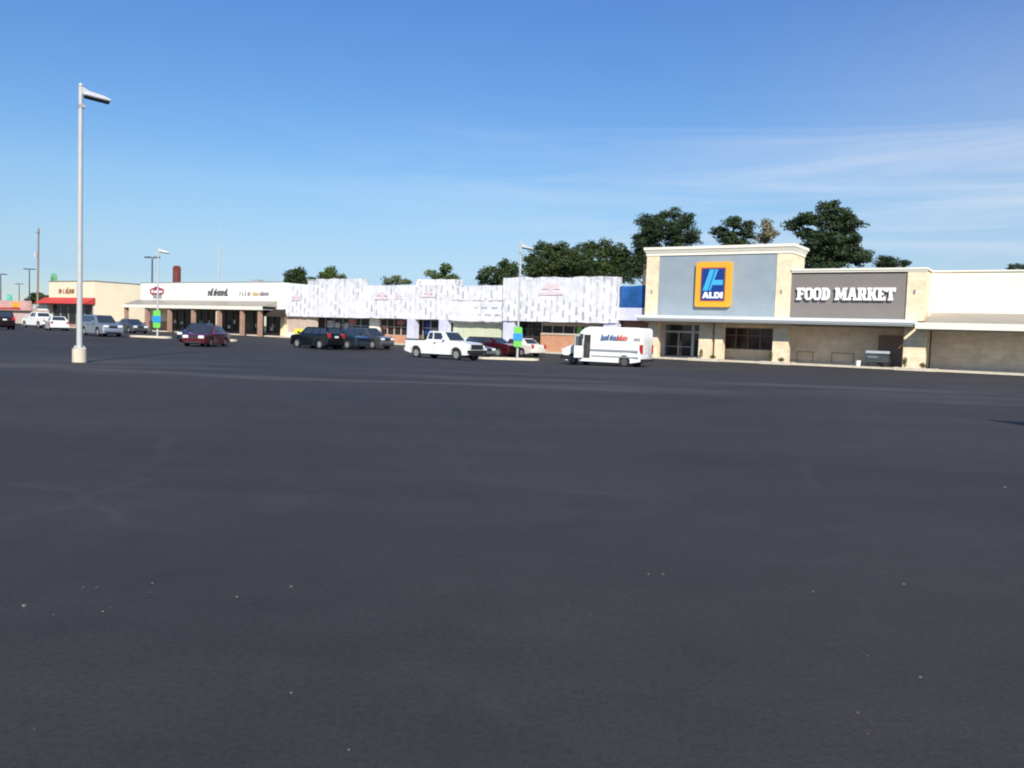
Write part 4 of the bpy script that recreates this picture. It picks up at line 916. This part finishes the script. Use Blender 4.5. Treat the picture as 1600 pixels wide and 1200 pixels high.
# ------------------------------------------------------------------ trees
TG = 'trees behind the shops'
LM = dict(oak=leaf_mat('oak_leaves', (.022, .038, .011), (.080, .112, .034)), bright=leaf_mat('bright_leaves', (.05, .085, .02), (.13, .18, .05)),
          pale=leaf_mat('pale_leaves', (.10, .13, .06), (.22, .26, .13)), pine=leaf_mat('pine_needles', (.016, .032, .014), (.060, .092, .036)), brown=leaf_mat('thin_brown_leaves', (.13, .12, .06), (.27, .25, .15)))
def tree(name, lab, Y, lumps, kind, size=.17, dens=1.0, seed=1, low=True):
    rr = random.Random(seed); k = []
    for px, py, rx, ry in lumps:
        c = at(px, py, Y); s_ = (Y / ray(px, py).y) / F
        k.append((c, rx * s_, ry * s_))
    cx = sum(c.x * a for c, a, b_ in k) / sum(a for c, a, b_ in k); g = gz(cx, Y)
    t = thing(name, lab, 'tree', (cx, Y, g), 0, TG)
    zmin = min(c.z - b_ for c, a, b_ in k); zmax = max(c.z + b_ for c, a, b_ in k); wmax = max(a for c, a, b_ in k)
    if low:
        for _ in range(3):
            a = wmax * rr.uniform(.6, .9); k.append((Vector((cx + rr.uniform(-.5, .5) * wmax, Y + rr.uniform(-1, 1), zmin - rr.uniform(.2, 1.8))), a, a * .6))
    q = MB(); tr_ = MB(); tz = zmin + (zmax - zmin) * .5
    tr_.cyl((cx, Y, g), (cx, Y, tz), .32, .16, 8); tr_.cyl((cx, Y, tz), (cx + rr.uniform(-.4, .4), Y, zmax - .8), .16, .05, 7)
    for c, a, b_ in k:
        ry = max(a * .9, 1.2); c = Vector((c.x, Y + rr.uniform(-.5, .5) * ry, c.z))
        tr_.cyl((cx, Y, max(g + 1, min(c.z - b_ * .8, tz))), (c.x, c.y, c.z), .1, .035, 6)
        # a lump is a handful of smaller leaf clumps, so its outline stays ragged
        m_ = max(10, int((22 if kind == 'pine' else 16) * dens * (a * b_)))
        for i in range(m_):
            d_ = Vector((rr.gauss(0, 1), rr.gauss(0, 1), rr.gauss(0, 1))).normalized() * rr.random() ** .4
            cc = (c.x + d_.x * a * .86, c.y + d_.y * ry * .86, c.z + d_.z * b_ * .86)
            s_ = rr.uniform(.3, .72)
            leaf_cloud(q, cc, (s_ * 1.25, s_ * 1.25, s_ * (.55 if kind == 'pine' else .8)), int(42 * s_ / .5), size, rr, .8 if kind != 'pine' else .55)
    q.build('crown', LM[kind], t); tr_.build('trunk', A['bark'], t)
    return t
tree('broadleaf_tree', 'round dark green tree above the first wrapped bay', 100, [(467, 436, 20, 16), (454, 441, 13, 10), (481, 441, 13, 10), (468, 427, 11, 9), (462, 434, 16, 12)], 'oak', .17, 1.4, seed=1)
tree('broadleaf_tree', 'small pointed bright green tree above the raised wrap panel', 105, [(517, 423, 8, 8), (507, 432, 9, 6), (526, 433, 8, 6), (517, 431, 12, 8)], 'bright', .17, 1.3, seed=2)
tree('broadleaf_tree', 'pale hazy green tree low behind the wrapped shops', 115, [(620, 437, 14, 8), (608, 440, 8, 6), (632, 441, 9, 5)], 'pale', .2, .6, seed=3)
tree('broadleaf_tree', 'open airy green tree above the middle wrapped bay', 100, [(700, 421, 11, 8), (674, 429, 7, 8), (690, 432, 14, 8), (707, 434, 8, 8)], 'bright', .2, .62, seed=4)
tree('broadleaf_tree', 'broad dark green tree left of the widest wrap panel', 98, [(775, 430, 30, 17), (786, 414, 14, 8), (756, 438, 14, 8), (803, 425, 16, 16)], 'oak', seed=5)
tree('broadleaf_tree', 'large leafy tree right behind the pale lamp post', 95, [(846, 393, 22, 15), (832, 412, 18, 18), (870, 391, 20, 14), (862, 415, 42, 26), (890, 405, 20, 26), (850, 428, 34, 14)], 'oak', seed=6)
tree('broadleaf_tree', 'large leafy tree between lamp post tree and tall pines', 96, [(914, 386, 22, 13), (945, 388, 24, 14), (966, 400, 18, 22), (928, 412, 46, 28), (976, 415, 16, 30), (950, 425, 34, 18), (915, 428, 34, 14)], 'oak', seed=7)
tree('pine_tree', 'tall dark pine directly left of the tower cornice', 92, [(1008, 345, 18, 14), (1000, 372, 16, 20), (998, 405, 20, 36), (1025, 360, 22, 22), (1012, 388, 24, 30), (1030, 345, 14, 12), (990, 425, 16, 26)], 'pine', .16, 1.1, seed=8)
tree('pine_tree', 'tall dark pine above the left half of the tower', 93, [(1048, 334, 18, 11), (1075, 345, 16, 13), (1048, 360, 36, 20), (1082, 366, 12, 10), (1060, 372, 34, 14)], 'pine', .16, 1.1, seed=9)
tree('pine_tree', 'dark pine above the middle of the tower', 95, [(1150, 350, 18, 11), (1125, 362, 14, 9), (1168, 357, 11, 12), (1145, 371, 32, 11)], 'pine', .2, 1.0, seed=10)
tree('broadleaf_tree', 'thin brownish tree beside the pine over the tower', 97, [(1196, 354, 9, 12), (1206, 366, 8, 10), (1190, 371, 12, 9)], 'brown', .16, .6, seed=11)
tree('pine_tree', 'big spreading pine rising behind the low taupe wing', 92, [(1243, 352, 16, 10), (1300, 324, 20, 10), (1278, 342, 24, 14), (1336, 347, 16, 9), (1322, 335, 14, 9), (1280, 368, 26, 12), (1326, 372, 22, 10), (1262, 365, 16, 10), (1300, 395, 48, 15), (1272, 388, 26, 22), (1348, 400, 16, 12), (1300, 352, 22, 12), (1325, 385, 26, 16), (1318, 358, 20, 9), (1260, 342, 14, 9), (1275, 405, 40, 18), (1320, 400, 30, 18), (1290, 378, 34, 18), (1300, 340, 26, 12), (1345, 405, 18, 12)], 'pine', .2, .95, seed=12)
tree('broadleaf_tree', 'small dark round tree above the taupe wing cornice', 105, [(1386, 407, 15, 10), (1378, 413, 12, 7), (1395, 413, 10, 7)], 'pine', .16, 1.5, seed=13)
tree('broadleaf_tree', 'tiny treetop at the right end of the wing cornice', 110, [(1413, 412, 6, 4)], 'pine', .16, 1, seed=14)
tree('broadleaf_tree', 'dark treetop above the cream wall at right edge', 105, [(1592, 419, 14, 6), (1606, 417, 10, 7)], 'pine', .18, 1, seed=15)
tree('broadleaf_tree', 'dull green tree mass behind the far utility pole', 125, [(60, 466, 14, 10), (46, 472, 9, 8), (72, 470, 12, 10), (86, 466, 10, 10)], 'oak', .3, 1, seed=16)

# ------------------------------------------------------------------ bits on the asphalt
pts = [(38, 947, 10), (455, 917, 7), (130, 918, 5), (151, 918, 5), (238, 912, 6), (234, 926, 5), (161, 956, 6), (84, 961, 5), (370, 933, 6), (1013, 898, 6), (1036, 898, 6), (1270, 925, 6), (1379, 896, 5), (1412, 913, 6),
       (1355, 1025, 5), (1438, 1059, 7), (1340, 1114, 6), (1570, 762, 6), (922, 960, 5), (455, 1083, 6), (545, 1172, 6), (173, 950, 4), (975, 933, 4), (1383, 668, 5), (1357, 1147, 5), (54, 1140, 5)]
for px, py, s_ in pts:
    p = on_ground(px, py); d_ = (p - Vector((0, 0, EYE))).length; r_ = s_ * d_ / F * .32
    bm = bmesh.new(); bmesh.ops.create_icosphere(bm, subdivisions=2, radius=r_)
    for v in bm.verts: v.co *= rnd.uniform(.75, 1.15); v.co.z *= .6
    me = bpy.data.meshes.new('pebble'); bm.to_mesh(me); bm.free(); me.materials.append(A['pebble' if s_ > 5 else 'pebble2'])
    o = bpy.data.objects.new('pebble', me); C.objects.link(o); o.location = p + Vector((0, 0, r_ * .3)); o.rotation_euler = (0, 0, rnd.uniform(0, 6))
    tag(o, 'small pale pebble lying on the dark asphalt', 'pebble', 'pale pebbles on the asphalt')

# ------------------------------------------------------------------ light and sky
sv = Vector((math.sin(SUN_AZ) * math.cos(SUN_EL), -math.cos(SUN_AZ) * math.cos(SUN_EL), math.sin(SUN_EL)))
sl = bpy.data.lights.new('sun', 'SUN'); sl.energy = 4.3; sl.angle = R(.53); sl.color = (1, .95, .86)
so = bpy.data.objects.new('sun', sl); C.objects.link(so); so.rotation_euler = sv.to_track_quat('Z', 'Y').to_euler()
w = bpy.data.worlds.new('World'); sc.world = w; w.use_nodes = True; nt = w.node_tree
bg = nt.nodes['Background']; bg.inputs[1].default_value = .098
sky = N(nt, 'ShaderNodeTexSky', sky_type='NISHITA'); sky.sun_disc = False; sky.sun_elevation = SUN_EL; sky.sun_rotation = math.atan2(sv.x, sv.y)
sky.air_density = .9; sky.dust_density = .0; sky.ozone_density = 4.0; sky.altitude = 0
tc = N(nt, 'ShaderNodeTexCoord'); mp = N(nt, 'ShaderNodeMapping'); mp.inputs['Scale'].default_value = (1.6, 1.6, 21); mp.inputs['Location'].default_value = (.35, 0, .1)
mp.inputs['Rotation'].default_value = (R(4), R(3), 0)
nt.links.new(tc.outputs['Generated'], mp.inputs[0])
nz = N(nt, 'ShaderNodeTexNoise', Scale=1.15, Detail=9., Roughness=.6, Distortion=.5); nt.links.new(mp.outputs[0], nz.inputs['Vector'])
cl = ramp(nt, nz.outputs[0], [(.46, (0, 0, 0)), (.74, (1, 1, 1))])
sp = N(nt, 'ShaderNodeSeparateXYZ'); nt.links.new(tc.outputs['Generated'], sp.inputs[0])
hs = N(nt, 'ShaderNodeHueSaturation', Saturation=1.12); nt.links.new(sky.outputs[0], hs.inputs['Color']); SKYIN = hs.outputs[0]
# tone gain by height: dims and blues the clear-air sky near the horizon
sky_gain = ramp(nt, sp.outputs[2], [(0, (.52, .53, .62)), (.055, (.58, .59, .68)), (.086, (.76, .71, .70)), (.153, (.95, .89, .83)), (.22, (.87, .90, .93)), (.36, (.89, .93, 1.1))])
gm = N(nt, 'ShaderNodeMix', data_type='RGBA', blend_type='MULTIPLY'); gm.inputs[0].default_value = 1
nt.links.new(SKYIN, gm.inputs[6]); nt.links.new(sky_gain, gm.inputs[7])
def mr(sock, a, b_):
    q = N(nt, 'ShaderNodeMapRange', interpolation_type='SMOOTHSTEP'); q.inputs[1].default_value = a; q.inputs[2].default_value = b_; nt.links.new(sock, q.inputs[0]); return q.outputs[0]
def mul(a, b_):
    q = N(nt, 'ShaderNodeMath', operation='MULTIPLY'); nt.links.new(a, q.inputs[0])
    if isinstance(b_, float): q.inputs[1].default_value = b_
    else: nt.links.new(b_, q.inputs[1])
    return q.outputs[0]
mask = mul(mul(mr(sp.outputs[0], -.9, -.15), mr(sp.outputs[2], .27, .19)), cl)
mask = mul(mask, .5)
hzm = mul(mul(mr(sp.outputs[0], -.45, .05), mr(sp.outputs[2], .42, .2)), .22)
ax = N(nt, 'ShaderNodeMath', operation='ADD', use_clamp=True); nt.links.new(mask, ax.inputs[0]); nt.links.new(hzm, ax.inputs[1]); mask = ax.outputs[0]
mx = N(nt, 'ShaderNodeMix', data_type='RGBA'); nt.links.new(gm.outputs[2], mx.inputs[6]); nt.links.new(mask, mx.inputs[0]); mx.inputs[7].default_value = (5.9, 6.3, 7.1, 1)
nt.links.new(mx.outputs[2], bg.inputs[0])
sc.view_settings.view_transform = 'Standard'; sc.view_settings.look = 'None'; sc.view_settings.gamma = 1; sc.view_settings.use_curve_mapping = False
sc.view_settings.exposure = .45
sc.cycles.pixel_filter_type = 'BLACKMAN_HARRIS'; sc.cycles.filter_width = 2.0
